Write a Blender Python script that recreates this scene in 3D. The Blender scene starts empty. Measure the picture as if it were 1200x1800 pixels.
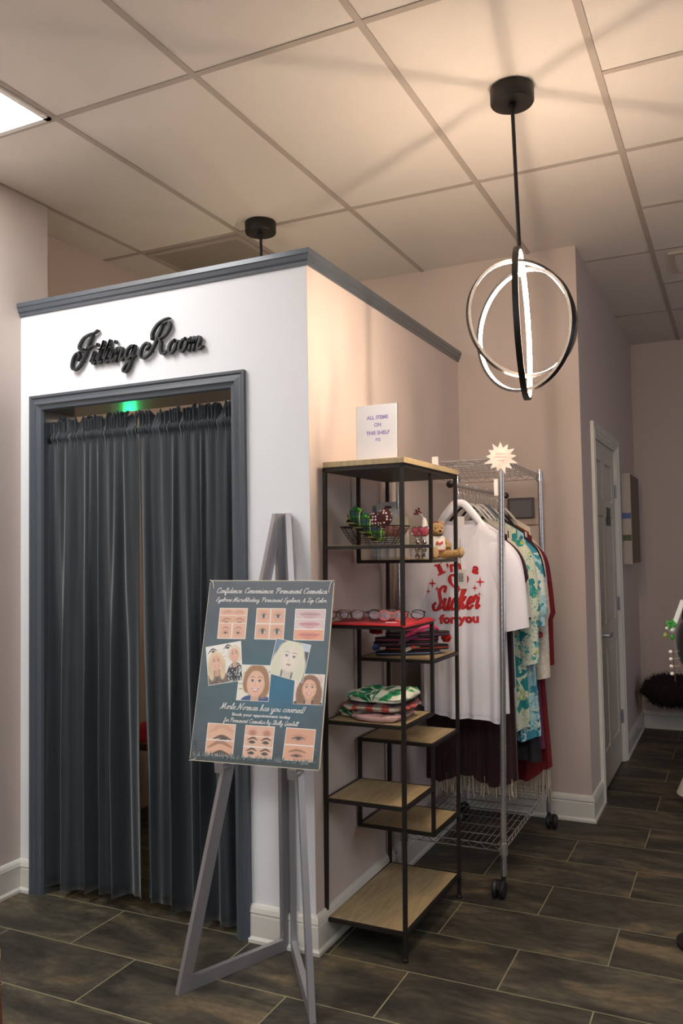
import bpy, bmesh, math, random
import numpy as np
from mathutils import Vector, Matrix, noise
PI = math.pi
random.seed(7)
SC = bpy.context.scene
COL = SC.collection

# ------------------------------------------------------------------ camera, world, lights, exposure
cam = bpy.data.cameras.new('camera'); camo = bpy.data.objects.new('camera', cam); COL.objects.link(camo)
cam.sensor_fit = 'VERTICAL'; cam.sensor_height = 36.0; cam.lens = 36.0 * 1466.07 / 1800.0
CAM = Vector((-2.6994, -1.4129, 1.4342))
YAW, PIT, ROL = 0.4443, 0.0464, -0.0171
cy_, sy_, cp_, sp_ = math.cos(YAW), math.sin(YAW), math.cos(PIT), math.sin(PIT)
F_ = Vector((cy_ * cp_, sy_ * cp_, sp_)); R_ = Vector((sy_, -cy_, 0)); U_ = R_.cross(F_)
R2 = math.cos(ROL) * R_ + math.sin(ROL) * U_; U2 = -math.sin(ROL) * R_ + math.cos(ROL) * U_
camo.matrix_world = Matrix(((R2.x, U2.x, -F_.x, CAM.x), (R2.y, U2.y, -F_.y, CAM.y), (R2.z, U2.z, -F_.z, CAM.z), (0, 0, 0, 1)))
cam.clip_start = 0.05
SC.camera = camo

wd = bpy.data.worlds.new('world'); SC.world = wd; wd.use_nodes = True
wd.node_tree.nodes['Background'].inputs[0].default_value = (0.6, 0.7, 0.9, 1)
wd.node_tree.nodes['Background'].inputs[1].default_value = 0.3

SC.view_settings.view_transform = 'Standard'; SC.view_settings.look = 'None'
SC.view_settings.gamma = 1.0; SC.view_settings.exposure = 0.12; SC.view_settings.use_curve_mapping = False
try:
    SC.cycles.max_bounces = 8; SC.cycles.diffuse_bounces = 5; SC.cycles.use_denoising = True
except Exception: pass

PANEL_STRENGTH = 13.5      # cool ceiling troffers
PENDANT_STRENGTH = 178.0
BOOTH_PENDANT_STRENGTH = 28.0   # warm LED rings
WINDOW_POWER = 26.0       # daylight through the shopfront behind the camera
PENDANT_COL = (1.0, 0.79, 0.60)
PANEL_COL = (0.98, 1.0, 1.0)

def area(name, loc, target, size, sizey, power, col):
    l = bpy.data.lights.new(name, 'AREA'); l.shape = 'RECTANGLE'; l.size = size; l.size_y = sizey
    l.energy = power; l.color = col
    o = bpy.data.objects.new(name, l); COL.objects.link(o); o.location = loc
    d = Vector(target) - Vector(loc); o.rotation_euler = d.to_track_quat('-Z', 'Y').to_euler(); return o
area('shopfront_daylight', (-5.9, -1.2, 1.55), (0, -1.0, 1.3), 2.6, 2.0, WINDOW_POWER, (0.88, 0.93, 1.0))
area('side_window_daylight', (1.4, -4.32, 1.55), (1.4, 0, 1.3), 1.6, 1.7, 15.0, (0.80, 0.84, 1.0))

# ------------------------------------------------------------------ colour and material helpers
def lin(c):
    return tuple(((v / 255.0) / 12.92 if v / 255.0 <= 0.04045 else ((v / 255.0 + 0.055) / 1.055) ** 2.4) for v in c)
MATS = {}
def mat(name, rgb, rough=0.6, metal=0.0, noise_amt=0.0, noise_scale=20.0, bump=0.0, bump_scale=60.0, emit=None, emit_s=0.0,
        sheen=0.0, trans=0.0, alpha=1.0, coat=0.0, stretch=None, spec=None, rgb2=None):
    if name in MATS: return MATS[name]
    m = bpy.data.materials.new(name); m.use_nodes = True; nt = m.node_tree; b = nt.nodes['Principled BSDF']
    c = lin(rgb) + (1,)
    b.inputs['Base Color'].default_value = c; b.inputs['Roughness'].default_value = rough; b.inputs['Metallic'].default_value = metal
    if spec is not None: b.inputs['Specular IOR Level'].default_value = spec
    if sheen: b.inputs['Sheen Weight'].default_value = sheen; b.inputs['Sheen Roughness'].default_value = 0.45
    if trans: b.inputs['Transmission Weight'].default_value = trans
    if alpha < 1: b.inputs['Alpha'].default_value = alpha
    if coat: b.inputs['Coat Weight'].default_value = coat; b.inputs['Coat Roughness'].default_value = 0.15
    if emit is not None:
        b.inputs['Emission Color'].default_value = tuple(emit) + (1,); b.inputs['Emission Strength'].default_value = emit_s
    if noise_amt or bump or rgb2:
        tc = nt.nodes.new('ShaderNodeTexCoord'); mp = nt.nodes.new('ShaderNodeMapping'); nt.links.new(tc.outputs['Object'], mp.inputs[0])
        if stretch: mp.inputs['Scale'].default_value = stretch
    if noise_amt or rgb2:
        n = nt.nodes.new('ShaderNodeTexNoise'); n.inputs['Scale'].default_value = noise_scale; n.inputs['Detail'].default_value = 6
        nt.links.new(mp.outputs[0], n.inputs['Vector'])
        r = nt.nodes.new('ShaderNodeValToRGB'); nt.links.new(n.outputs['Fac'], r.inputs[0])
        r.color_ramp.elements[0].position = 0.3; r.color_ramp.elements[1].position = 0.7
        if rgb2: r.color_ramp.elements[0].color = lin(rgb2) + (1,); r.color_ramp.elements[1].color = c
        else:
            r.color_ramp.elements[0].color = tuple(v * (1 - noise_amt) for v in c[:3]) + (1,)
            r.color_ramp.elements[1].color = tuple(min(1, v * (1 + noise_amt)) for v in c[:3]) + (1,)
        nt.links.new(r.outputs[0], b.inputs['Base Color'])
    if bump:
        n2 = nt.nodes.new('ShaderNodeTexNoise'); n2.inputs['Scale'].default_value = bump_scale; n2.inputs['Detail'].default_value = 4
        nt.links.new(mp.outputs[0], n2.inputs['Vector'])
        bp = nt.nodes.new('ShaderNodeBump'); bp.inputs['Strength'].default_value = bump; bp.inputs['Distance'].default_value = 0.01
        nt.links.new(n2.outputs['Fac'], bp.inputs['Height']); nt.links.new(bp.outputs[0], b.inputs['Normal'])
    MATS[name] = m; return m
def node(nt, t, **kw):
    n = nt.nodes.new(t)
    for k, v in kw.items():
        if k.startswith('_'): setattr(n, k[1:], v)
        else: n.inputs[k].default_value = v
    return n
def attr_mat(name, rough=0.5, bump=0.0, sheen=0.0):
    m = bpy.data.materials.new(name); m.use_nodes = True; nt = m.node_tree; b = nt.nodes['Principled BSDF']
    a = nt.nodes.new('ShaderNodeAttribute'); a.attribute_name = 'ink'
    nt.links.new(a.outputs['Color'], b.inputs['Base Color']); b.inputs['Roughness'].default_value = rough
    if bump:
        n2 = nt.nodes.new('ShaderNodeTexNoise'); n2.inputs['Scale'].default_value = 300
        bp = nt.nodes.new('ShaderNodeBump'); bp.inputs['Strength'].default_value = bump; bp.inputs['Distance'].default_value = 0.002
        nt.links.new(n2.outputs['Fac'], bp.inputs['Height']); nt.links.new(bp.outputs[0], b.inputs['Normal'])
    return m
def ramp_mat(name, tex, stops, scale=10, rough=0.7, stretch=None, metric=None, sheen=0.0, distort=0.0):
    """stops: [(pos, rgb)], tex 'voronoi' or 'noise'"""
    m = bpy.data.materials.new(name); m.use_nodes = True; nt = m.node_tree; b = nt.nodes['Principled BSDF']
    tc = nt.nodes.new('ShaderNodeTexCoord'); mp = nt.nodes.new('ShaderNodeMapping'); nt.links.new(tc.outputs['Object'], mp.inputs[0])
    if stretch: mp.inputs['Scale'].default_value = stretch
    src = mp.outputs[0]
    if distort:
        n0 = node(nt, 'ShaderNodeTexNoise', Scale=scale * 0.8); nt.links.new(src, n0.inputs['Vector'])
        mx = nt.nodes.new('ShaderNodeMixRGB'); mx.blend_type = 'ADD'; mx.inputs[0].default_value = distort
        nt.links.new(src, mx.inputs[1]); nt.links.new(n0.outputs['Color'], mx.inputs[2]); src = mx.outputs[0]
    t = nt.nodes.new('ShaderNodeTexVoronoi' if tex == 'voronoi' else 'ShaderNodeTexNoise')
    t.inputs['Scale'].default_value = scale; nt.links.new(src, t.inputs['Vector'])
    r = nt.nodes.new('ShaderNodeValToRGB'); nt.links.new(t.outputs[0], r.inputs[0])
    el = r.color_ramp.elements; r.color_ramp.interpolation = 'CONSTANT' if tex == 'voronoi' else 'LINEAR'
    while len(el) < len(stops): el.new(0.5)
    for e, (p, c) in zip(el, stops): e.position = p; e.color = lin(c) + (1,)
    nt.links.new(r.outputs[0], b.inputs['Base Color']); b.inputs['Roughness'].default_value = rough
    if sheen: b.inputs['Sheen Weight'].default_value = sheen
    return m

# ------------------------------------------------------------------ mesh builder
ORG = {}
class MB:
    def __init__(s): s.v = []; s.f = []; s.mi = []; s.T = None; s.ink = []; s.cur = 0; s.c = None
    def add(s, vs, fs):
        o = len(s.v)
        for p in vs:
            p = Vector(p)
            if s.T is not None: p = s.T @ p
            s.v.append(p)
            s.ink.append(s.c if s.c else (1, 1, 1))
        for f in fs: s.f.append([o + i for i in f]); s.mi.append(s.cur)
        return s
    def box(s, lo, hi):
        x0, y0, z0 = lo; x1, y1, z1 = hi
        return s.add([(x0, y0, z0), (x1, y0, z0), (x1, y1, z0), (x0, y1, z0), (x0, y0, z1), (x1, y0, z1), (x1, y1, z1), (x0, y1, z1)],
                     [(0, 3, 2, 1), (4, 5, 6, 7), (0, 1, 5, 4), (1, 2, 6, 5), (2, 3, 7, 6), (3, 0, 4, 7)])
    def bar(s, a, b, w, t=None, up=(0, 0, 1)):
        a, b = Vector(a), Vector(b); t = w if t is None else t
        d = (b - a).normalized(); u = Vector(up)
        if abs(d.dot(u)) > .98: u = Vector((1, 0, 0))
        r = d.cross(u).normalized(); u = r.cross(d)
        vs = []
        for p in (a, b):
            for i, j in ((-1, -1), (1, -1), (1, 1), (-1, 1)): vs.append(p + r * (i * w / 2) + u * (j * t / 2))
        return s.add(vs, [(0, 3, 2, 1), (4, 5, 6, 7), (0, 1, 5, 4), (1, 2, 6, 5), (2, 3, 7, 6), (3, 0, 4, 7)])
    def tube(s, pts, r, n=8, caps=True, closed=False):
        pts = [Vector(p) for p in pts]; N = len(pts)
        rr = r if hasattr(r, '__len__') else [r] * N
        vs = []; fs = []; prev = None
        for i, p in enumerate(pts):
            if closed: d = pts[(i + 1) % N] - pts[i - 1]
            else: d = pts[min(i + 1, N - 1)] - pts[max(i - 1, 0)]
            d.normalize()
            if prev is None:
                u = Vector((0, 0, 1)) if abs(d.z) < .9 else Vector((1, 0, 0))
                u = (u - d * u.dot(d)).normalized()
            else: u = (prev - d * prev.dot(d)).normalized()
            prev = u; w = d.cross(u)
            for k in range(n):
                a = 2 * PI * k / n; vs.append(p + (u * math.cos(a) + w * math.sin(a)) * rr[i])
        M = N if closed else N - 1
        for i in range(M):
            j = (i + 1) % N
            for k in range(n):
                k2 = (k + 1) % n; fs.append((i * n + k, i * n + k2, j * n + k2, j * n + k))
        if caps and not closed: fs.append(tuple(range(n - 1, -1, -1))); fs.append(tuple((N - 1) * n + k for k in range(n)))
        return s.add(vs, fs)
    def lathe(s, prof, c=(0, 0, 0), n=24, axis='Z', sx=1.0, sy=1.0):
        vs = []; fs = []
        for r, z in prof:
            for k in range(n):
                a = 2 * PI * k / n; x, y = r * math.cos(a) * sx, r * math.sin(a) * sy
                p = {'Z': (x, y, z), 'X': (z, x, y), 'Y': (x, z, y)}[axis]
                vs.append((p[0] + c[0], p[1] + c[1], p[2] + c[2]))
        m = len(prof)
        for i in range(m - 1):
            for k in range(n):
                k2 = (k + 1) % n; q = (i * n + k, i * n + k2, (i + 1) * n + k2, (i + 1) * n + k)
                fs.append(q if axis != 'Y' else q[::-1])
        if prof[0][0] > 1e-5: fs.append(tuple(range(n - 1, -1, -1)))
        if prof[-1][0] > 1e-5: fs.append(tuple((m - 1) * n + k for k in range(n)))
        return s.add(vs, fs)
    def ball(s, c, r, n=12, rot=None):
        if not hasattr(r, '__len__'): r = (r, r, r)
        vs = []; fs = []; m = n // 2 + 1
        for i in range(m + 1):
            th = PI * i / m
            for k in range(n):
                a = 2 * PI * k / n
                p = Vector((r[0] * math.sin(th) * math.cos(a), r[1] * math.sin(th) * math.sin(a), r[2] * math.cos(th)))
                if rot is not None: p = rot @ p
                vs.append(p + Vector(c))
        for i in range(m):
            for k in range(n):
                k2 = (k + 1) % n; fs.append((i * n + k, (i + 1) * n + k, (i + 1) * n + k2, i * n + k2))
        return s.add(vs, fs)
    def prism(s, poly, fn, h):
        """poly 2d list, fn(u,v,w)->3d ; w from 0 to h"""
        n = len(poly); vs = [fn(u, v, 0) for u, v in poly] + [fn(u, v, h) for u, v in poly]
        fs = [tuple(range(n - 1, -1, -1)), tuple(range(n, 2 * n))] + [(i, (i + 1) % n, n + (i + 1) % n, n + i) for i in range(n)]
        return s.add(vs, fs)
    def grid(s, fn, nu, nv, cols=None, flip=False):
        vs = []; o = len(s.v)
        for j in range(nv + 1):
            for i in range(nu + 1): vs.append(fn(i / nu, j / nv))
        fs = []
        for j in range(nv):
            for i in range(nu):
                a = j * (nu + 1) + i; q = (a, a + 1, a + nu + 2, a + nu + 1); fs.append(q[::-1] if flip else q)
        s.add(vs, fs)
        if cols is not None:
            k = 0
            for j in range(nv + 1):
                for i in range(nu + 1): s.ink[o + k] = tuple(cols(i / nu, j / nv)); k += 1
        return s
    def build(s, name, mats, parent=None, smooth=False, at=None, weld=False):
        if not isinstance(mats, (list, tuple)): mats = [mats]
        if parent is None:
            if at is None:
                xs = [v.x for v in s.v]; ys = [v.y for v in s.v]; zs = [v.z for v in s.v]
                at = ((min(xs) + max(xs)) / 2, (min(ys) + max(ys)) / 2, min(zs))
            org = Vector(at)
        else: org = ORG[parent.name]
        me = bpy.data.meshes.new(name)
        me.from_pydata([tuple(v - org) for v in s.v], [], s.f)
        for m in mats: me.materials.append(m)
        if len(mats) > 1: me.polygons.foreach_set('material_index', s.mi)
        if any(c != (1, 1, 1) for c in s.ink):
            ca = me.color_attributes.new('ink', 'FLOAT_COLOR', 'POINT')
            ca.data.foreach_set('color', np.array([tuple(c[:3]) + (1,) for c in s.ink], dtype=np.float32).ravel())
        me.update(); me.validate()
        if smooth is True: me.polygons.foreach_set('use_smooth', [True] * len(me.polygons))
        elif smooth:
            me.polygons.foreach_set('use_smooth', [True] * len(me.polygons)); me.set_sharp_from_angle(angle=math.radians(smooth))
        o = bpy.data.objects.new(name, me); COL.objects.link(o)
        if parent is None: o.location = org
        else: o.parent = parent
        ORG[o.name] = org
        return o
def tag(o, label=None, cat=None, group=None, kind=None):
    if label: o['label'] = label
    if cat: o['category'] = cat
    if group: o['group'] = group
    if kind: o['kind'] = kind
    return o
def thing(name, label, cat, loc, group=None):
    o = bpy.data.objects.new(name, None); COL.objects.link(o); o.location = loc; o.empty_display_size = 0.05
    ORG[o.name] = Vector(loc); return tag(o, label, cat, group)
def struct(mb, name, m, parent=None, smooth=False):
    o = mb.build(name, m, parent, smooth)
    if parent is None: o['kind'] = 'structure'
    return o
def bevel(o, w=0.002, seg=2):
    b = o.modifiers.new('bevel', 'BEVEL'); b.width = w; b.segments = seg; b.limit_method = 'ANGLE'; return o
def copy_tree(o, parent=None):
    c = o.copy(); COL.objects.link(c); c.parent = parent
    ORG[c.name] = ORG.get(o.name, Vector((0, 0, 0)))
    for ch in list(o.children): copy_tree(ch, c)
    return c
def crom(pts, n=8):
    """Catmull-Rom through points"""
    P = [Vector(p) for p in pts]; out = []
    if len(P) < 3:
        return [P[0].lerp(P[-1], i / n) for i in range(n + 1)]
    Q = [2 * P[0] - P[1]] + P + [2 * P[-1] - P[-2]]
    for i in range(1, len(Q) - 2):
        a, b, c, d = Q[i - 1], Q[i], Q[i + 1], Q[i + 2]
        for k in range(n):
            t = k / n
            out.append(0.5 * ((2 * b) + (c - a) * t + (2 * a - 5 * b + 4 * c - d) * t * t + (3 * b - a - 3 * c + d) * t ** 3))
    out.append(P[-1]); return out
def nz(x, y, z=0.0): return noise.noise(Vector((x, y, z)))

# ------------------------------------------------------------------ handwriting: pen strokes on an x-height of 1
GL = {
'a': (1.05, [[(.78,.8),(.55,1),(.22,.75),(.15,.3),(.38,.02),(.68,.35),(.82,.95)], [(.82,.95),(.76,.3),(.9,.02),(1.12,.22)]]),
'b': (.95, [[(0,.2),(.35,1.1),(.5,1.75),(.36,1.95),(.2,1.4),(.18,.3),(.4,0),(.72,.3),(.68,.8),(.5,.85),(.75,.78),(1,.85)]]),
'c': (.85, [[(.75,.75),(.6,1),(.25,.8),(.15,.3),(.4,0),(.9,.25)]]),
'd': (1.05, [[(.75,.8),(.5,1),(.2,.75),(.15,.3),(.38,.02),(.66,.35),(.8,1)], [(.84,1.95),(.76,.3),(.9,.02),(1.12,.22)]]),
'e': (.82, [[(.05,.3),(.5,.5),(.72,.8),(.52,1),(.25,.8),(.15,.35),(.4,0),(.88,.25)]]),
'f': (.7, [[(0,.2),(.35,1.2),(.55,1.8),(.4,1.95),(.25,1.5),(.2,-.5),(.3,-.85),(.45,-.6),(.3,.05),(.75,.25)]]),
'g': (1.0, [[(.78,.8),(.55,1),(.22,.75),(.15,.3),(.38,.02),(.68,.35),(.82,.95)], [(.82,.95),(.74,-.4),(.48,-.92),(.22,-.7),(.6,-.15),(1.05,.22)]]),
'h': (1.0, [[(0,.2),(.35,1.2),(.5,1.8),(.35,1.95),(.22,1.4),(.2,0)], [(.2,.5),(.45,.95),(.66,.9),(.66,.4),(.7,.05),(1.05,.22)]]),
'i': (.52, [[(0,.25),(.2,.95),(.18,.25),(.3,.02),(.56,.25)], [(.28,1.4),(.3,1.5)]]),
'k': (.95, [[(0,.2),(.35,1.2),(.5,1.8),(.35,1.95),(.22,1.4),(.2,0)], [(.7,.98),(.45,.65),(.24,.5),(.55,.4),(.66,.05),(1.0,.22)]]),
'l': (.55, [[(0,.2),(.4,1.3),(.5,1.8),(.35,1.95),(.22,1.4),(.2,.25),(.34,.02),(.6,.25)]]),
'm': (1.25, [[(0,.75),(.15,.97),(.2,.6),(.15,0)], [(.18,.5),(.38,.95),(.54,.8),(.5,0)], [(.53,.5),(.74,.95),(.92,.8),(.88,.2),(1.0,.02),(1.28,.22)]]),
'n': (.92, [[(0,.75),(.15,.97),(.2,.6),(.15,0)], [(.18,.5),(.42,.95),(.6,.8),(.56,.2),(.68,.02),(.96,.22)]]),
'o': (.92, [[(.55,1),(.22,.8),(.15,.3),(.4,0),(.68,.3),(.72,.75),(.52,1),(.7,.8),(.98,.85)]]),
'p': (.92, [[(0,.7),(.2,.97),(.22,.3),(.1,-.9)], [(.22,.5),(.45,.98),(.72,.8),(.7,.25),(.45,0),(.3,.12)], [(.45,0),(.96,.22)]]),
'r': (.74, [[(0,.6),(.2,1.1),(.28,.9),(.54,.88),(.5,.3),(.58,.02),(.8,.22)]]),
's': (.7, [[(0,.2),(.4,1.08),(.46,.75),(.58,.32),(.38,0),(.1,.14)], [(.42,.02),(.74,.22)]]),
't': (.62, [[(0,.2),(.34,1.3),(.36,1.62)], [(.36,1.62),(.22,.3),(.36,.02),(.66,.25)], [(.02,1.08),(.66,1.12)]]),
'u': (1.0, [[(0,.6),(.15,.95),(.15,.3),(.35,0),(.6,.3),(.74,.95)], [(.74,.95),(.68,.25),(.82,.02),(1.04,.22)]]),
'v': (.88, [[(0,.7),(.18,.95),(.2,.3),(.38,0),(.65,.4),(.68,.95),(.95,.85)]]),
'w': (1.16, [[(0,.7),(.15,.95),(.15,.25),(.32,0),(.52,.3),(.57,.85)], [(.57,.85),(.56,.2),(.74,0),(.95,.35),(.98,.95),(1.22,.85)]]),
'y': (1.0, [[(0,.6),(.15,.95),(.15,.3),(.35,0),(.62,.3),(.76,.95)], [(.78,.95),(.7,-.4),(.45,-.92),(.2,-.7),(.6,-.15),(1.05,.22)]]),
'.': (.35, [[(.12,.02),(.16,.06)]]),
',': (.35, [[(.16,.08),(.14,-.05),(.02,-.25)]]),
'!': (.4, [[(.32,1.95),(.2,.55)], [(.14,.02),(.18,.06)]]),
'&': (1.2, [[(1.05,.7),(.75,.1),(.4,0),(.15,.3),(.35,.75),(.75,1.2),(.7,1.6),(.45,1.6),(.4,1.25),(.7,.6),(1.1,0)]]),
' ': (.62, []),
'C': (1.25, [[(1.1,1.45),(1.2,1.75),(.95,2.0),(.5,1.75),(.2,1.0),(.25,.3),(.6,0),(1.0,.1),(1.3,.4)]]),
'P': (1.3, [[(.62,1.8),(.5,1.0),(.3,0)], [(0,1.35),(.1,1.8),(.6,2.0),(1.1,1.9),(1.25,1.5),(1.0,1.05),(.55,.95)]]),
'E': (1.15, [[(1.0,1.7),(.9,2.0),(.55,1.85),(.4,1.45),(.7,1.1)], [(.7,1.1),(.3,.9),(.15,.4),(.4,0),(.8,.05),(1.15,.35)]]),
'M': (1.75, [[(-.15,.1),(.05,0),(.35,1.0),(.5,1.95)], [(.5,1.95),(.6,1.0),(.62,.05)], [(.62,.05),(1.0,1.2),(1.3,1.95)], [(1.3,1.95),(1.25,.8),(1.35,.1),(1.8,.25)]]),
'N': (1.6, [[(-.15,.1),(.05,0),(.35,1.0),(.5,1.95)], [(.5,1.95),(.7,1.0),(1.0,.05)], [(1.0,.05),(1.2,1.2),(1.5,2.0),(1.65,1.9)]]),
'L': (1.15, [[(.2,1.6),(.4,1.9),(.85,2.0),(.8,1.5),(.5,.6),(.2,.1),(.1,.25),(.35,.2),(.8,0),(1.15,.25)]]),
'S': (1.15, [[(1.05,1.6),(1.05,1.95),(.7,2.0),(.45,1.6),(.65,1.1),(.85,.6),(.6,.05),(.2,.05),(.0,.4),(.2,.6)], [(.7,.05),(1.15,.25)]]),
'G': (1.3, [[(1.1,1.5),(1.15,1.85),(.85,2.0),(.4,1.6),(.2,.9),(.3,.25),(.7,.1),(1.1,.8)], [(1.15,1.1),(1.05,.2),(.7,-.3),(.3,-.1)], [(1.0,.1),(1.35,.25)]]),
'F1': (1.75, [[(1.75,2.55),(1.45,2.4),(1.0,2.35),(.45,2.1),(.2,1.55),(.4,1.25),(.7,1.3)],
              [(1.3,2.3),(1.15,1.6),(1.0,.8),(.75,.1),(.3,-.25),(-.1,.05),(-.12,.75),(.2,1.05),(.45,.8),(.3,.5)], [(.30,1.12),(.9,1.12),(1.5,1.42),(1.8,1.36)]]),
'R1': (2.2, [[(1.75,2.75),(1.35,2.7),(.8,2.4),(.5,1.8),(.6,1.3)],
             [(1.25,2.35),(1.1,1.5),(.85,.6),(.55,.1),(.15,-.1),(-.2,.2),(-.15,.8),(.2,1.1),(.45,.85),(.3,.55)],
             [(1.25,2.35),(1.7,2.5),(1.95,2.1),(1.75,1.5),(1.15,1.2)], [(1.15,1.2),(1.45,1.0),(1.6,.4),(1.85,.02),(2.25,.22)]]),
'S1': (1.75, [[(1.45,1.45),(1.25,1.5),(1.2,1.8),(1.55,1.95),(1.75,1.65),(1.55,1.2)], ]),
}
def pen(mb, chars, fn, width, slant=0.35, weight=0.15, contrast=0.5, thick=0.0, track=0.0, seg=6, xh=None):
    """draw a list of glyph keys in one line fitted to `width`; fn(u,v,w)->3d, baseline v=0. Returns the x-height used."""
    tot = sum(GL[c][0] + track for c in chars)
    k = xh if xh else width / tot
    kx = width / tot
    x = 0
    for c in chars:
        w, st = GL[c]
        for s in st:
            pts = crom([(p[0], p[1]) for p in s] if False else [Vector((p[0], p[1], 0)) for p in s], seg)
            P = [Vector(((x + p.x) * kx + p.y * slant * k, p.y * k, 0)) for p in pts]
            L = []; Rr = []
            for i, p in enumerate(P):
                d = P[min(i + 1, len(P) - 1)] - P[max(i - 1, 0)]
                if d.length < 1e-9: d = Vector((1, 0, 0))
                d.normalize()
                wd_ = weight * k * (contrast + (1 - contrast) * abs(d.y)) / 2
                nrm = Vector((-d.y, d.x, 0)); L.append((p + nrm * wd_, d, wd_)); Rr.append(p - nrm * wd_)
            vs = []; fs = []; n = len(P)
            zs = (0, thick) if thick else (0,)
            for z in zs:
                for i in range(n): vs.append(fn(L[i][0].x, L[i][0].y, z)); vs.append(fn(Rr[i].x, Rr[i].y, z))
            t0 = (len(zs) - 1) * 2 * n
            for i in range(n - 1): fs.append((t0 + 2 * i, t0 + 2 * i + 1, t0 + 2 * i + 3, t0 + 2 * i + 2))
            if thick:
                for i in range(n - 1):
                    fs.append((2 * i, 2 * i + 2, 2 * n + 2 * i + 2, 2 * n + 2 * i)); fs.append((2 * i + 1, 2 * n + 2 * i + 1, 2 * n + 2 * i + 3, 2 * i + 3))
                    fs.append((2 * i, 2 * i + 1, 2 * i + 3, 2 * i + 2))
            mb.add(vs, fs)
            for i in (0, n - 1):     # round ends
                cc = P[i]; r = L[i][2]; m = 10
                ring = [(cc.x + r * math.cos(2 * PI * q / m), cc.y + r * math.sin(2 * PI * q / m)) for q in range(m)]
                if thick: mb.prism(ring, fn, thick)
                else: mb.add([fn(a, b, 0) for a, b in ring], [tuple(range(m))])
        x += w + track
    return k
def type_mesh(text, bold=0.0, shear=0.0, res=3):
    cu = bpy.data.curves.new('t', 'FONT'); cu.body = text; cu.offset = bold; cu.shear = shear; cu.resolution_u = res; cu.fill_mode = 'FRONT'
    ob = bpy.data.objects.new('t', cu); COL.objects.link(ob)
    dg = bpy.context.evaluated_depsgraph_get(); dg.update(); me = ob.evaluated_get(dg).to_mesh()
    v = [tuple(p.co) for p in me.vertices]; f = [tuple(p.vertices) for p in me.polygons]
    ob.evaluated_get(dg).to_mesh_clear(); bpy.data.objects.remove(ob); bpy.data.curves.remove(cu)
    x0 = min(p[0] for p in v); x1 = max(p[0] for p in v); y0 = min(p[1] for p in v); y1 = max(p[1] for p in v)
    return v, f, x0, x1, y0, y1
def typeset(mb, text, fn, x, y, w, h, bold=0.0, shear=0.0, thick=0.0):
    """fit block letters into box lower-left (x,y) size w,h"""
    v, f, x0, x1, y0, y1 = type_mesh(text, bold, shear)
    q = [(x + (p[0] - x0) / (x1 - x0) * w, y + (p[1] - y0) / (y1 - y0) * h) for p in v]
    mb.add([fn(a, b, thick) for a, b in q], f)

# ------------------------------------------------------------------ materials of the room
M_wall = mat('wall_paint_blush', (208, 192, 183), 0.75, bump=0.08, bump_scale=180)
M_booth = mat('wall_paint_white', (236, 236, 238), 0.7, bump=0.05, bump_scale=180)
M_trimw = mat('white_trim_paint', (222, 218, 208), 0.35, coat=0.2)
M_dark = mat('slate_grey_trim_paint', (80, 87, 95), 0.32, coat=0.35)
M_ceil = mat('ceiling_tile', (216, 207, 199), 0.9, bump=0.12, bump_scale=260)
M_tbar = mat('ceiling_grid_metal', (172, 160, 150), 0.6)
M_door = mat('door_paint', (212, 204, 192), 0.45)
M_black = mat('matt_black_metal', (26, 22, 20), 0.45, spec=0.4)
M_chrome = mat('chrome_wire', (212, 210, 210), 0.22, 0.9)
M_steel = mat('satin_steel', (178, 176, 180), 0.4, 0.75, bump=0.05, bump_scale=400, stretch=(1, 1, 0.05))

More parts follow.
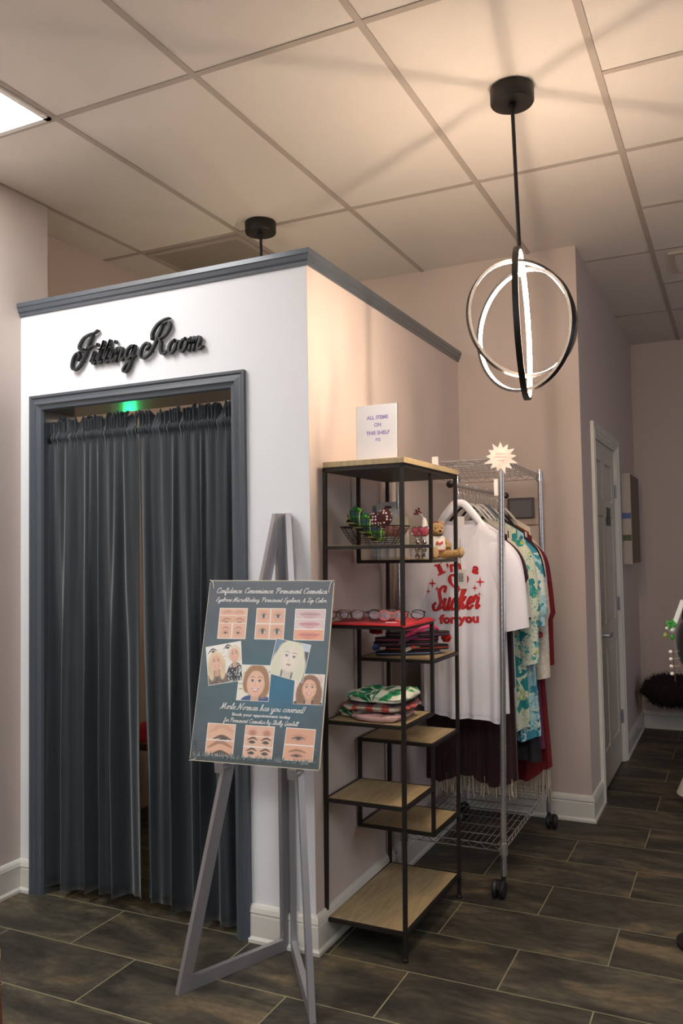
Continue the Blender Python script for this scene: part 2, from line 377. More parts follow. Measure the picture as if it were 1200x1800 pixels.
def floor_mat():
    m = bpy.data.materials.new('slate_floor_tile'); m.use_nodes = True; nt = m.node_tree; b = nt.nodes['Principled BSDF']
    tc = nt.nodes.new('ShaderNodeTexCoord'); sp = nt.nodes.new('ShaderNodeSeparateXYZ'); nt.links.new(tc.outputs['Object'], sp.inputs[0])
    cb = nt.nodes.new('ShaderNodeCombineXYZ')
    ax = nt.nodes.new('ShaderNodeMath'); ax.operation = 'ADD'; ax.inputs[1].default_value = 0.650 + 6.1
    ay = nt.nodes.new('ShaderNodeMath'); ay.operation = 'ADD'; ay.inputs[1].default_value = 0.2934 + 0.305 * 30
    nt.links.new(sp.outputs['Y'], ax.inputs[0]); nt.links.new(sp.outputs['X'], ay.inputs[0])
    nt.links.new(ax.outputs[0], cb.inputs[0]); nt.links.new(ay.outputs[0], cb.inputs[1])
    br = nt.nodes.new('ShaderNodeTexBrick'); br.offset = 0.5; br.offset_frequency = 2; br.squash = 1.0
    br.inputs['Scale'].default_value = 1.0; br.inputs['Brick Width'].default_value = 0.61; br.inputs['Row Height'].default_value = 0.305
    br.inputs['Mortar Size'].default_value = 0.0028; br.inputs['Mortar Smooth'].default_value = 0.3; br.inputs['Bias'].default_value = 0
    br.inputs['Color1'].default_value = (0, 0, 0, 1); br.inputs['Color2'].default_value = (1, 1, 1, 1)
    nt.links.new(cb.outputs[0], br.inputs['Vector'])
    # per tile shift of the stone pattern
    sc = nt.nodes.new('ShaderNodeVectorMath'); sc.operation = 'SCALE'; sc.inputs['Scale'].default_value = 9.0
    nt.links.new(br.outputs['Color'], sc.inputs[0])
    ad = nt.nodes.new('ShaderNodeVectorMath'); ad.operation = 'ADD'
    nt.links.new(tc.outputs['Object'], ad.inputs[0]); nt.links.new(sc.outputs[0], ad.inputs[1])
    mp = nt.nodes.new('ShaderNodeMapping'); mp.inputs['Scale'].default_value = (1.7, 0.7, 1); mp.inputs['Rotation'].default_value = (0, 0, 0.5)
    nt.links.new(ad.outputs[0], mp.inputs[0])
    n1 = node(nt, 'ShaderNodeTexNoise', Scale=3.2, Detail=10, Roughness=0.62, Distortion=0.8); nt.links.new(mp.outputs[0], n1.inputs['Vector'])
    r1 = nt.nodes.new('ShaderNodeValToRGB'); nt.links.new(n1.outputs['Fac'], r1.inputs[0]); e = r1.color_ramp.elements
    for _ in range(3): e.new(0.5)
    for k, (p, c) in enumerate([(0.34, (50, 47, 41)), (0.46, (68, 64, 55)), (0.54, (84, 78, 66)), (0.62, (108, 94, 73)), (0.74, (136, 122, 98))]):
        e[k].position = p; e[k].color = lin(c) + (1,)
    n2 = node(nt, 'ShaderNodeTexNoise', Scale=26, Detail=8, Roughness=0.7); nt.links.new(mp.outputs[0], n2.inputs['Vector'])
    r2 = nt.nodes.new('ShaderNodeValToRGB'); nt.links.new(n2.outputs['Fac'], r2.inputs[0])
    r2.color_ramp.elements[0].position = 0.35; r2.color_ramp.elements[1].position = 0.68
    r2.color_ramp.elements[0].color = (0.62, 0.62, 0.62, 1); r2.color_ramp.elements[1].color = (1.30, 1.30, 1.27, 1)
    mu = nt.nodes.new('ShaderNodeMixRGB'); mu.blend_type = 'MULTIPLY'; mu.inputs[0].default_value = 1.0
    nt.links.new(r1.outputs[0], mu.inputs[1]); nt.links.new(r2.outputs[0], mu.inputs[2])
    # tile to tile tint
    mr = nt.nodes.new('ShaderNodeMapRange'); mr.inputs['To Min'].default_value = 0.78; mr.inputs['To Max'].default_value = 1.18
    nt.links.new(br.outputs['Color'], mr.inputs[0])
    mt = nt.nodes.new('ShaderNodeMixRGB'); mt.blend_type = 'MULTIPLY'; mt.inputs[0].default_value = 1.0
    nt.links.new(mu.outputs[0], mt.inputs[1]); nt.links.new(mr.outputs[0], mt.inputs[2])
    mg = nt.nodes.new('ShaderNodeMixRGB'); nt.links.new(br.outputs['Fac'], mg.inputs[0]); nt.links.new(mt.outputs[0], mg.inputs[1])
    mg.inputs[2].default_value = lin((146, 140, 110)) + (1,); nt.links.new(mg.outputs[0], b.inputs['Base Color'])
    b.inputs['Roughness'].default_value = 0.55; b.inputs['Specular IOR Level'].default_value = 0.35
    hm = nt.nodes.new('ShaderNodeMath'); hm.operation = 'MULTIPLY_ADD'; hm.inputs[1].default_value = 0.6
    nt.links.new(n1.outputs['Fac'], hm.inputs[0]); nt.links.new(n2.outputs['Fac'], hm.inputs[2])
    sb = nt.nodes.new('ShaderNodeMath'); sb.operation = 'SUBTRACT'; nt.links.new(hm.outputs[0], sb.inputs[0]); nt.links.new(br.outputs['Fac'], sb.inputs[1])
    bp = nt.nodes.new('ShaderNodeBump'); bp.inputs['Strength'].default_value = 0.45; bp.inputs['Distance'].default_value = 0.006
    nt.links.new(sb.outputs[0], bp.inputs['Height']); nt.links.new(bp.outputs[0], b.inputs['Normal'])
    return m
M_floor = floor_mat()

# ------------------------------------------------------------------ room shell
XN, XB, XF = -6.2, 1.836, 4.33      # shopfront, back wall, far corridor wall
YR, YL, YLL, YK = -4.4, 1.432, 1.684, -0.671
ZC, ZB = 3.052, 2.506
BASE_PROF = [(0, 0), (0.021, 0), (0.021, 0.012), (0.014, 0.022), (0.014, 0.095), (0.011, 0.102), (0.016, 0.108), (0.012, 0.124), (0.006, 0.134), (0, 0.136)]
o = MB().box((XN - .1, YR - .1, -0.1), (XF + .12, 3.2, 0)).build('floor', M_floor, at=(0, 0, 0)); o['kind'] = 'structure'
CE = struct(MB().box((XN - .1, YR - .1, ZC), (XF + .12, 3.2, ZC + .08)), 'ceiling', M_ceil)
g = MB(); w = 0.012; zb = ZC - 0.004
YS = [0.1977 + 0.6157 * k for k in range(-7, 5)]
XS = [0.831 - 1.251 * k for k in range(-2, 6)]; XS[0] = 3.40; XS[1] = 2.12
for y in YS: g.box((XN, y - w, zb), (XF, y + w, ZC + .001))
for x in XS: g.box((x - w, YR, zb + .0006), (x + w, 3.1, ZC + .001))
for x in (0.205, -1.045, 1.475, 2.76): g.box((x - w, YR, zb + .0006), (x + w, YS[5], ZC + .001))
struct(g, 'ceiling_grid', M_tbar, CE)

struct(MB().box((XN - .1, YL, 0), (0.158, YL + .16, ZC)), 'wall_left', M_wall)
struct(MB().box((0.0, YLL, 0), (XB + .1, YLL + .12, ZC)), 'wall_recess', M_wall)
# back wall of the shop and the side of the corridor, the door opening left out
DX0, DX1, DZ = 2.222, 3.190, 2.085
g = MB(); g.box((XB, YK, 0), (XB + .12, YLL, ZC)); struct(g, 'wall_back', M_wall)
g = MB(); g.box((XB + .12, YK, 0), (DX0, YK + .12, ZC)); g.box((DX1, YK, 0), (XF, YK + .12, ZC)); g.box((DX0, YK, DZ), (DX1, YK + .12, ZC))
struct(g, 'wall_corridor', M_wall)
struct(MB().box((XF, YR, 0), (XF + .12, YK + .12, ZC)), 'wall_far', M_wall)
struct(MB().box((XN, YR - .1, 0), (XF, YR, ZC)), 'wall_right', mat('fill_cutting_wall', (120, 112, 106), .8))  # unseen shop wall, coloured darker to cut bounced fill light
struct(MB().box((XN - .1, YR, 0), (XN, YL, ZC)), 'wall_front', mat('fill_cutting_wall', (120, 112, 106), .8))  # same darkened colour, also out of view, for less fill
# fitting booth
OY0, OY1, OZ, JD = 0.335, 1.297, 2.062, 0.19
g = MB(); g.box((0, 0, 0), (JD - .01, OY0 - .02, ZB)); g.box((0, OY1 + .02, 0), (JD - .01, YL, ZB)); g.box((0, OY0 - .02, OZ + .02), (JD - .01, OY1 + .02, ZB))
struct(g, 'wall_booth_front', [M_booth])
g = MB(); g.box((0.0005, 0.0, 0), (JD - .01, 0.0006, ZB)) if False else None
g = MB(); g.box((0.0, -0.0012, 0), (XB, 0.0, ZB)); g.box((JD - .01, 0, 0), (XB, 0.12, ZB)); struct(g, 'wall_booth_side', M_wall)

def run_profile(mb, prof, path, z0=0.0):
    """sweep (out, up) profile along a plan path with mitred corners; outward is to the right of travel"""
    P = [Vector((p[0], p[1], 0)) for p in path]; n = len(P); rows = []
    for i, p in enumerate(P):
        d0 = (P[i] - P[i - 1]).normalized() if i else None; d1 = (P[i + 1] - P[i]).normalized() if i < n - 1 else None
        d0 = d0 or d1; d1 = d1 or d0
        n0 = Vector((d0.y, -d0.x, 0)); n1 = Vector((d1.y, -d1.x, 0)); m = (n0 + n1).normalized(); m = m / max(.3, m.dot(n0))
        rows.append([p + m * a + Vector((0, 0, z0 + b)) for a, b in prof])
    k = len(prof); vs = [q for r in rows for q in r]; fs = []
    for i in range(n - 1):
        for j in range(k):
            j2 = (j + 1) % k; fs.append((i * k + j, i * k + j2, (i + 1) * k + j2, (i + 1) * k + j))
    fs.append(tuple(range(k))); fs.append(tuple((n - 1) * k + j for j in range(k - 1, -1, -1)))
    mb.add(vs, fs)
def basebd(name, path): struct((lambda g: (run_profile(g, BASE_PROF, path), g)[1])(MB()), name, M_trimw)
basebd('baseboard_booth', [(0, 0.277)[::1], (0, 0), (XB, 0)]) if False else None
g = MB(); run_profile(g, BASE_PROF, [(XB, -0.001), (0, -0.001), (0, 0.272)][::-1][::-1]); 
# outward must face the room: travelling from the back wall towards the camera along Y=0 the room lies to the left, so reverse
g = MB(); run_profile(g, BASE_PROF, [(0, 0.272), (0, -0.001), (XB - .001, -0.001)]); struct(g, 'baseboard_booth', M_trimw)
g = MB(); run_profile(g, BASE_PROF, [(XN, YL), (0, YL), (0, 1.366)]); struct(g, 'baseboard_left', M_trimw)
g = MB(); run_profile(g, BASE_PROF, [(XB, -0.002), (XB, YK), (2.160, YK)]); struct(g, 'baseboard_back', M_trimw)
g = MB(); run_profile(g, BASE_PROF, [(3.252, YK), (XF, YK), (XF, YR)]); struct(g, 'baseboard_corridor', M_trimw)
# crown trim of the booth
CR = [(0, -0.012), (0.008, -0.012), (0.010, 0.0), (0.016, 0.006), (0.020, 0.022), (0.024, 0.026), (0.024, 0.044), (-0.19, 0.044), (-0.19, 0.0), (0, 0)]
g = MB(); run_profile(g, CR, [(0, YL), (0, 0), (XB, 0)], ZB); struct(g, 'trim_1', M_dark)
# casing round the curtained doorway, with mitred corners, and its jamb
CP = [(0, 0), (0.0, 0.018), (0.010, 0.018), (0.016, 0.012), (0.026, 0.013), (0.040, 0.021), (0.046, 0.015), (0.052, 0.012), (0.062, 0.010), (0.068, 0.0)]
def casing(mb, y0, y1, ztop, fn, prof, zlow=0.0):
    """profile (offset outward from the opening edge reversed, height off the wall); fn(a,z,h)->3d"""
    W = prof[-1][0]; k = len(prof); rows = []
    for (a, z, sa, sz) in ((y0, zlow, -1, 0), (y0, ztop, -1, 1), (y1, ztop, 1, 1), (y1, zlow, 1, 0)):
        rows.append([fn(a + sa * (W - q), z + sz * (W - q), h) for q, h in prof])
    vs = [q for r in rows for q in r]; fs = []
    for i in range(3):
        for j in range(k):
            j2 = (j + 1) % k; fs.append((i * k + j, i * k + j2, (i + 1) * k + j2, (i + 1) * k + j))
    fs += [tuple(range(k)), tuple(3 * k + j for j in range(k - 1, -1, -1))]
    mb.add(vs, fs)
g = MB(); casing(g, OY0, OY1, OZ, lambda a, z, h: (-h, a, z), CP)
g.box((0.0, OY0 - .02, 0), (JD, OY0, OZ)); g.box((0.0, OY1, 0), (JD, OY1 + .02, OZ)); g.box((0.0, OY0 - .02, OZ), (JD, OY1 + .02, OZ + .02))
struct(g, 'trim_2', M_dark)
# corridor door
g = MB(); casing(g, DX0, DX1, DZ, lambda a, z, h: (a, YK - h, z), [(p[0] * .92, p[1]) for p in CP])
g.box((DX0, YK, 0), (DX0 + .012, YK + .12, DZ)); g.box((DX1 - .012, YK, 0), (DX1, YK + .12, DZ)); g.box((DX0, YK, DZ - .012), (DX1, YK + .12, DZ))
struct(g, 'trim_3', M_trimw)
g = MB(); a0, a1 = DX0 + .014, DX1 - .014; yf = YK + 0.012
g.box((a0, yf + .012, 0.012), (a1, yf + .04, DZ - .014))
sw = .11; mid = (a0 + a1) / 2
zr = [(0.012, .22), (.82, .96), (1.62, 1.72), (DZ - .13, DZ - .014)]
for z0, z1 in zr: g.box((a0, yf, z0), (a1, yf + .013, z1))
for x0, x1 in ((a0, a0 + sw), (mid - sw / 2, mid + sw / 2), (a1 - sw, a1)): g.box((x0, yf + .0002, 0.012), (x1, yf + .013, DZ - .014))
for (x0, x1) in ((a0 + sw, mid - sw / 2), (mid + sw / 2, a1 - sw)):
    for z0, z1 in ((.22, .82), (.96, 1.62), (1.72, DZ - .13)):
        i = .028; g.add([(x0 + .004, yf + .012, z0 + .004), (x1 - .004, yf + .012, z0 + .004), (x1 - .004, yf + .012, z1 - .004), (x0 + .004, yf + .012, z1 - .004),
               (x0 + i, yf + .003, z0 + i), (x1 - i, yf + .003, z0 + i), (x1 - i, yf + .003, z1 - i), (x0 + i, yf + .003, z1 - i)],
              [(4, 5, 6, 7), (0, 1, 5, 4), (1, 2, 6, 5), (2, 3, 7, 6), (3, 0, 4, 7)])
D1 = struct(g, 'door_1', M_door)
g = MB(); hx = 2.36; hz = .915
g.lathe([(0, yf + .001), (.026, yf + .001), (.028, yf - .008), (.012, yf - .012), (.010, yf - .055)], (hx, 0, hz), 20, 'Y')
g.tube([(hx, yf - .05, hz), (hx + .03, yf - .058, hz), (hx + .07, yf - .058, hz + .002), (hx + .125, yf - .052, hz + .002)], [.010, .0095, .009, .008], 10)
g.build('door_handle', M_steel, D1, smooth=50)
for z in (.30, 1.05, 1.80):
    g = MB(); g.tube([(a1 + .004, yf - .008, z - .045), (a1 + .004, yf - .008, z + .045)], .0075, 10); g.box((a1 - .03, yf - .002, z - .045), (a1, yf, z + .045)); g.build('hinge', M_steel, D1)
g = MB(); g.box((2.78, yf - .004, 1.565), (2.93, yf, 1.68)); tag(g.build('door_sign', mat('dark_plaque', (58, 52, 56), .4)), 'small dark blank plaque fixed high on the white corridor door', 'sign')

# ------------------------------------------------------------------ ceiling light and air grilles
def troffer(x0, y0, label):
    x1, y1 = x0 + 1.227, y0 + .5917
    t = thing('ceiling_light', label, 'light', ((x0 + x1) / 2, (y0 + y1) / 2, ZC), 'fluorescent ceiling panels')
    g = MB()
    for lo, hi in (((x0, y0), (x1, y0 + .02)), ((x0, y1 - .02), (x1, y1)), ((x0, y0), (x0 + .02, y1)), ((x1 - .02, y0), (x1, y1))):
        g.box((lo[0], lo[1], ZC - .012), (hi[0], hi[1], ZC - .001))
    g.build('frame', mat('lamp_frame', (225, 222, 216), .4), t)
    g = MB(); g.box((x0 + .018, y0 + .018, ZC - .009), (x1 - .018, y1 - .018, ZC - .002))
    g.build('diffuser', mat('lit_diffuser', (255, 255, 255), .5, emit=PANEL_COL, emit_s=PANEL_STRENGTH), t)
troffer(-1.659, .8255, 'bright white rectangular ceiling light panel at the upper left edge')
for x, y in ((-4.161, .8255), (-4.161, -1.637), (-1.659 - 1.251, -2.868)):
    troffer(x, y, 'bright white rectangular ceiling light panel behind the viewpoint')

M_grille = mat('grille_metal', (190, 178, 166), .5)
t = thing('ceiling_vent', 'square perforated return air grille in the ceiling above the fitting booth', 'vent', (1.15, 1.12, ZC))
g = MB(); x0, x1, y0, y1 = .85, 1.45, .83, 1.42
for lo, hi in (((x0, y0), (x1, y0 + .03)), ((x0, y1 - .03), (x1, y1)), ((x0, y0 + .03), (x0 + .03, y1 - .03)), ((x1 - .03, y0 + .03), (x1, y1 - .03))):
    g.box((lo[0], lo[1], ZC - .012), (hi[0], hi[1], ZC - .001))
g.build('frame', M_tbar, t)
def perf_mat():
    m = bpy.data.materials.new('perforated_sheet'); m.use_nodes = True; nt = m.node_tree; b = nt.nodes['Principled BSDF']
    tc = nt.nodes.new('ShaderNodeTexCoord'); v = node(nt, 'ShaderNodeTexVoronoi', Scale=110.0, Randomness=0.0); nt.links.new(tc.outputs['Object'], v.inputs['Vector'])
    r = nt.nodes.new('ShaderNodeValToRGB'); nt.links.new(v.outputs['Distance'], r.inputs[0])
    r.color_ramp.elements[0].position = .30; r.color_ramp.elements[0].color = lin((70, 62, 56)) + (1,)
    r.color_ramp.elements[1].position = .42; r.color_ramp.elements[1].color = lin((176, 165, 155)) + (1,)
    nt.links.new(r.outputs[0], b.inputs['Base Color']); b.inputs['Roughness'].default_value = .6; return m
MB().box((x0 + .03, y0 + .03, ZC - .008), (x1 - .03, y1 - .03, ZC - .003)).build('perforated_sheet', perf_mat(), t)
t = thing('ceiling_vent', 'slotted louvre air vent in the corridor ceiling at the right edge', 'vent', (2.45, -1.35, ZC))
x0, x1, y0, y1 = 2.19, 2.56, -1.62, -1.11
g = MB()
for lo, hi in (((x0, y0), (x1, y0 + .03)), ((x0, y1 - .03), (x1, y1)), ((x0, y0 + .03), (x0 + .03, y1 - .03)), ((x1 - .03, y0 + .03), (x1, y1 - .03))):
    g.box((lo[0], lo[1], ZC - .014), (hi[0], hi[1], ZC - .001))
g.build('frame', M_grille, t)
for k in range(16):
    x = x0 + .04 + k * .0193; g = MB(); g.bar((x, y0 + .03, ZC - .009), (x, y1 - .03, ZC - .009), .014, .002, (.5, 0, 1)); g.build('slat', M_grille, t)

# ------------------------------------------------------------------ pendants
M_led = mat('led_strip', (255, 245, 235), .5, emit=PENDANT_COL, emit_s=PENDANT_STRENGTH)
M_ledsoft = mat('frosted_edge', (215, 195, 180), .5)
def pendant(x, y, label, led):
    t = thing('pendant_lamp', label, 'lamp', (x, y, ZC), 'orb pendants of crossed light rings')
    g = MB(); g.lathe([(0, ZC - .001), (.074, ZC - .001), (.076, ZC - .006), (.076, ZC - .052), (.072, ZC - .058), (0, ZC - .058)], (x, y, 0), 48)
    g.build('canopy', M_black, t, smooth=40)
    lean = lambda z: y - .020 * (ZC - z)
    g = MB(); g.lathe([(0, ZC - .058), (.012, ZC - .06), (.009, ZC - .085), (0, ZC - .085)], (x, y, 0), 16)
    g.tube([(x, y, ZC - .06), (x, lean(2.47), 2.462)], .0068, 12); g.build('rod', M_black, t, smooth=50)
    for (R, zc, ang, name, wd_, tiltv) in ((.262, 2.207, math.radians(8.2), 'outer_ring', .020, .0), (.2075, 2.229, math.radians(130), 'upper_ring', .020, 0.0), (.214, 2.186, math.radians(62), 'lower_ring', .020, 0.0)):
        d = Vector((math.cos(ang), math.sin(ang), 0)); nrm = Vector((-math.sin(ang), math.cos(ang), 0)); up = Vector((0, 0, 1))
        rot = Matrix.Rotation(tiltv, 3, d); up = rot @ up; nr = rot @ nrm
        c = Vector((x, lean(zc), zc)); N = 96; yl = Vector((0, -.02, -1)).normalized()
        def ring(r0, r1, w0, w1):
            vs = []; fs = []
            for i in range(N):
                a = 2 * PI * i / N; rad = d * math.sin(a) + up * math.cos(a); rad = rad + Vector((0, .02 * rad.z, 0))
                for r, w_ in ((r0, w0), (r1, w0), (r1, w1), (r0, w1)): vs.append(c + rad * r + nr * w_)
            for i in range(N):
                j = (i + 1) % N
                for k in range(4):
                    k2 = (k + 1) % 4; fs.append((i * 4 + k, j * 4 + k, j * 4 + k2, i * 4 + k2))
            return vs, fs
        h = wd_ / 2; g = MB(); g.add(*ring(R - .010, R, -h, h)); rg = g.build(name, M_black, t)
        g = MB(); g.add(*ring(R - .0104, R - .0100, -h * .82, h * .82)); g.build('light_strip', led, rg)
    g = MB(); g.tube([(x, lean(2.46), 2.46), (x, lean(2.38), 2.38)], .004, 8); g.lathe([(0, 2.388), (.008, 2.386), (.008, 2.378), (0, 2.376)], (x, lean(2.38), 0), 12)
    g.build('connector', M_steel, t)
pendant(.158, -.745, 'black orb pendant with glowing crossed rings in front of the clothes rack', M_led)
pendant(.774, .654, 'black orb pendant hanging inside the fitting booth, canopy showing above its wall', mat('led_strip_dim', (255, 245, 235), .5, emit=PENDANT_COL, emit_s=BOOTH_PENDANT_STRENGTH))

# green indicator lamp inside the booth, mirrored by the glossy door head
t = thing('indicator_lamp', 'small green lit lamp on the wall inside the fitting booth', 'lamp', (1.0, YLL, 1.87))
MB().box((.96, YLL - .02, 1.83), (1.06, YLL, 1.91)).build('housing', M_trimw, t)
MB().box((.965, YLL - .024, 1.835), (1.055, YLL - .019, 1.905)).build('lens', mat('green_lens', (20, 200, 80), .3, emit=(0.02, 1.0, 0.25), emit_s=26), t)

# ------------------------------------------------------------------ lettering on the booth
M_letter = mat('black_letters', (34, 36, 38), .5)
g = MB()
YA0, YA1 = 1.115, .452; ZL0 = 2.232
fnL = lambda u, v, w_: (-0.006 - w_, YA0 - u, ZL0 + v)
def word(keys, u0, width, xh):
    pen(g, keys, lambda u, v, w_: (-0.006 - w_, YA0 - u0 - u, ZL0 + v), width, slant=.30, weight=.185, contrast=.55, thick=.017, xh=xh)
word(['F1', 'i', 't', 't', 'i', 'n', 'g'], .0, .325, .055)
word(['R1', 'o', 'o', 'm'], .365, .292, .052)
# short pins that hold the letters off the wall
for yy in (1.06, .90, .70, .56): g.tube([(0, yy, ZL0 + .02), (-.008, yy, ZL0 + .02)], .003, 6)
tag(g.build('fitting_room_sign', M_letter), 'black raised script letters reading Fitting Room on the white booth wall', 'sign')
# touch panel on the back wall
t = thing('wall_control_panel', 'small wall control panel with a dark grey screen behind the clothes rack', 'control panel', (XB, -.35, 1.565))
bevel(MB().box((XB - .014, -.437, 1.555), (XB, -.262, 1.705)).build('back_plate', mat('beige_plate', (188, 170, 156), .5), t), .006)
bevel(MB().box((XB - .028, -.420, 1.592), (XB - .013, -.272, 1.706)).build('bezel', mat('grey_bezel', (84, 80, 82), .4), t), .006)
MB().box((XB - .0295, -.405, 1.600), (XB - .0275, -.287, 1.690)).build('screen', mat('grey_screen', (120, 118, 122), .2), t)

# ------------------------------------------------------------------ curtains
M_velvet = mat('slate_velvet', (37, 43, 49), 0.85, sheen=0.5, noise_amt=0.12, noise_scale=6, bump=0.15, bump_scale=500)
t = thing('curtain_rod', 'dark round curtain rod across the fitting room doorway', 'curtain rod', (.045, (OY0 + OY1) / 2, 1.945))
g = MB(); g.tube([(.045, OY0, 1.945), (.045, OY1, 1.945)], .0125, 16); g.build('pole', M_black, t, smooth=50)
for y0, y1 in ((OY0 + .0005, OY0 + .014), (OY1 - .014, OY1 - .0005)):
    g = MB(); g.lathe([(0, y0), (.027, y0), (.027, y1), (0, y1)], (.045, 0, 1.945), 24, 'Y'); g.build('end_flange', M_black, t, smooth=40)
def curtain(label, ya, yb, yta, ytb, nf, seed, zb0, zb1):
    """ya,yb at the bottom; yta,ytb at the top"""
    rnd = random.Random(seed)
    ph = [rnd.uniform(0, 6) for _ in range(8)]
    NU, NV = 220, 56
    XR = .045; DZ_ = -.020
    def warp(u): return u + .045 * math.sin(2 * PI * (1.3 * u) + ph[0]) + .022 * math.sin(2 * PI * 3.1 * u + ph[1]) + .010 * math.sin(2 * PI * 7.3 * u + ph[7])
    ruf = [rnd.uniform(.3, 1.0) for _ in range(80)]
    def fn(u, v):
        uu = warp(u)
        # v: 0..0.12 ruffle, .12-.24 rod pocket, rest hanging
        if v < .12:
            k = v / .12; r = ruf[int(u * 27) % 80]
            z = 2.025  - k * .042 + (1 - k) * (.034 * r * (0.5 + .5 * math.sin(u * 27 * 2 * PI)))
            f = math.sin(2 * PI * uu * 26 + ph[2]); x = XR - .002 + (1 - k) * .020 * f + k * .003 * f - .012 * k
        elif v < .24:
            k = (v - .12) / .12; z = 1.983 - .036 * k
            f = math.sin(2 * PI * uu * 44 + ph[3]); x = XR - .010 - .010 * math.sin(PI * k) + .0035 * f
        else:
            k = (v - .24) / .76; zb = zb0 + (zb1 - zb0) * u
            z = 1.947 + (zb - 1.947) * k
            f1 = .6 * math.sin(2 * PI * uu * nf * 1.7 + ph[3]); f2 = math.sin(2 * PI * uu * nf + ph[4] + .5 * math.sin(3 * k + ph[5]))
            f2 = math.copysign(abs(f2) ** .8, f2)
            w2 = min(1, k * 2.2); s = .006 + .032 * min(1, k * 1.4)
            f3 = math.sin(2 * PI * uu * nf * .45 + ph[6])
            x = XR - .012 + s * ((1 - w2) * f1 + w2 * (f2 * (.65 + .5 * nz(u * 5, seed, 1)) + .45 * f3)) + .004 * nz(u * 14, k * 5, seed)
            x -= .012 * k
        k2 = max(0, (v - .24) / .76)
        y = (yta + (ytb - yta) * u) * (1 - k2) + (ya + (yb - ya) * u) * k2
        y += .006 * math.sin(2 * PI * uu * nf + ph[4] + 1.2) * k2
        if v < .24: z += DZ_
        else: z = z + DZ_ * (1 - (v - .24) / .76)
        return (x, y, z)
    g = MB(); g.grid(fn, NU, NV)
    o = g.build('curtain', M_velvet, None, smooth=True, at=(.045, (yta + ytb) / 2, (zb0 + zb1) / 2))
    tag(o, label, 'curtain', 'velvet curtains of the fitting room')
    s = o.modifiers.new('thickness', 'SOLIDIFY'); s.thickness = .0025; s.offset = 0
    return o
curtain('dark slate velvet curtain, the left one of the fitting room doorway', 1.294, .796, 1.294, .812, 5.2, 3, .030, .058)
curtain('dark slate velvet curtain, the right one of the fitting room doorway, behind the easel', .783, .338, .806, .338, 5.2, 8, .052, .018)
# things glimpsed through the gap of the curtains
t = thing('wooden_stool', 'dark wooden stool glimpsed between the curtains inside the booth', 'stool', (.95, 1.42, 0))
M_wood = mat('dark_stained_wood', (92, 58, 32), .5, noise_amt=.3, noise_scale=8, stretch=(1, 1, 8))
bevel(MB().box((.78, 1.25, .42), (1.12, 1.59, .46)).build('seat', M_wood, t), .006)
for dx, dy in ((.81, 1.28), (1.09, 1.28), (.81, 1.56), (1.09, 1.56)):
    MB().bar((dx, dy, 0), (dx, dy, .42), .03).build('leg', M_wood, t)
g = MB(); g.grid(lambda u, v: (.80 + .3 * u, 1.27 + .30 * v, .462 + .09 * math.sin(PI * u) ** .4 * math.sin(PI * v) ** .4 + .01 * nz(u * 6, v * 6)), 16, 16)
g.box((.80, 1.27, .4605), (1.10, 1.57, .463))
tag(g.build('folded_garment', mat('red_cloth', (170, 22, 34), .9), smooth=40), 'red folded cloth on the stool behind the curtain gap', 'folded clothes')

# ------------------------------------------------------------------ easel
SP = Vector((0.012, .105, 0)); HT = 1.575
def easel_panel(t, foot, side):
    d = (Vector(foot) - SP); d.z = 0; L = d.length; d.normalize(); nrm = Vector((-d.y, d.x, 0)); off = .006
    th = .020
    base = SP + d * off
    fn = lambda u, v, w_: tuple(base + d * u + Vector((0, 0, v)) + nrm * (w_ - th / 2))
    W = .042; TW = .052
    dl = math.hypot(L - TW, HT); k = W * dl / HT       # horizontal width of the slanted bar
    # slanted outer edge from (L,0) to (TW,HT)
    MB().prism([(0, W), (W, W), (W, HT), (0, HT)], fn, th).build('upright', M_steel, t)
    so = lambda z: L + (TW - L) * z / HT
    zi = HT * (L - k - W) / (L - TW)
    MB().prism([(so(W) - k - .03, W - .0), (so(W), W), (TW, HT), (W + .0005, HT), (W + .0005, zi)], fn, th).build('front_leg', M_steel, t) if False else None
    zi = (L - k - W) / (L - TW) * HT
    MB().prism([(so(0) - k, 0), (so(0), 0), (TW, HT), (W + .0008, HT), (W + .0008, zi)], fn, th).build('front_leg', M_steel, t)
    so_in = lambda z: so(z) - k
    MB().prism([(0, 0), (so_in(0) - .0008, 0), (so_in(W) - .0008, W), (0, W)], fn, th).build('foot_bar', M_steel, t)
    return base, d, nrm, so, k
FL, FR = Vector((-.424, .289, 0)), Vector((-.392, -.188, 0))
EAS = thing('easel', 'folding satin steel display easel standing before the booth corner', 'easel', (SP.x - .2, .07, 0))
pL = easel_panel(EAS, FL, 1); pR = easel_panel(EAS, FR, -1)
for z in (1.40, .82, .22):
    g = MB(); g.tube([(SP.x - .008, SP.y, z - .03), (SP.x - .008, SP.y, z + .03)], .005, 8)
    for s_ in (-1, 1):
        d = (FL if s_ > 0 else FR) - SP; d.z = 0; d.normalize(); g.bar(SP + Vector((-.008, 0, z)), SP + Vector((-.008, 0, z)) + d * .03, .002, .055)
    g.build('hinge', M_chrome, EAS)
# ------------------------------------------------------------------ poster board, corners worked out once as a plane
BBL = Vector((-.282, .340, .716)); BBR = Vector((-.246, -.149, .718)); BTL = Vector((-.127, .352, 1.334)); BTR = Vector((-.091, -.139, 1.332))
bu = (BBR - BBL); bv = ((BTL - BBL) + (BTR - BBR)) / 2; BW, BH = bu.length, bv.length
bn = bu.cross(bv).normalized()
if bn.x > 0: bn = -bn
def bp(u, v, h=0.0): return tuple(BBL * (1 - u) * (1 - v) + BBR * u * (1 - v) + BTL * (1 - u) * v + BTR * u * v + bn * h)
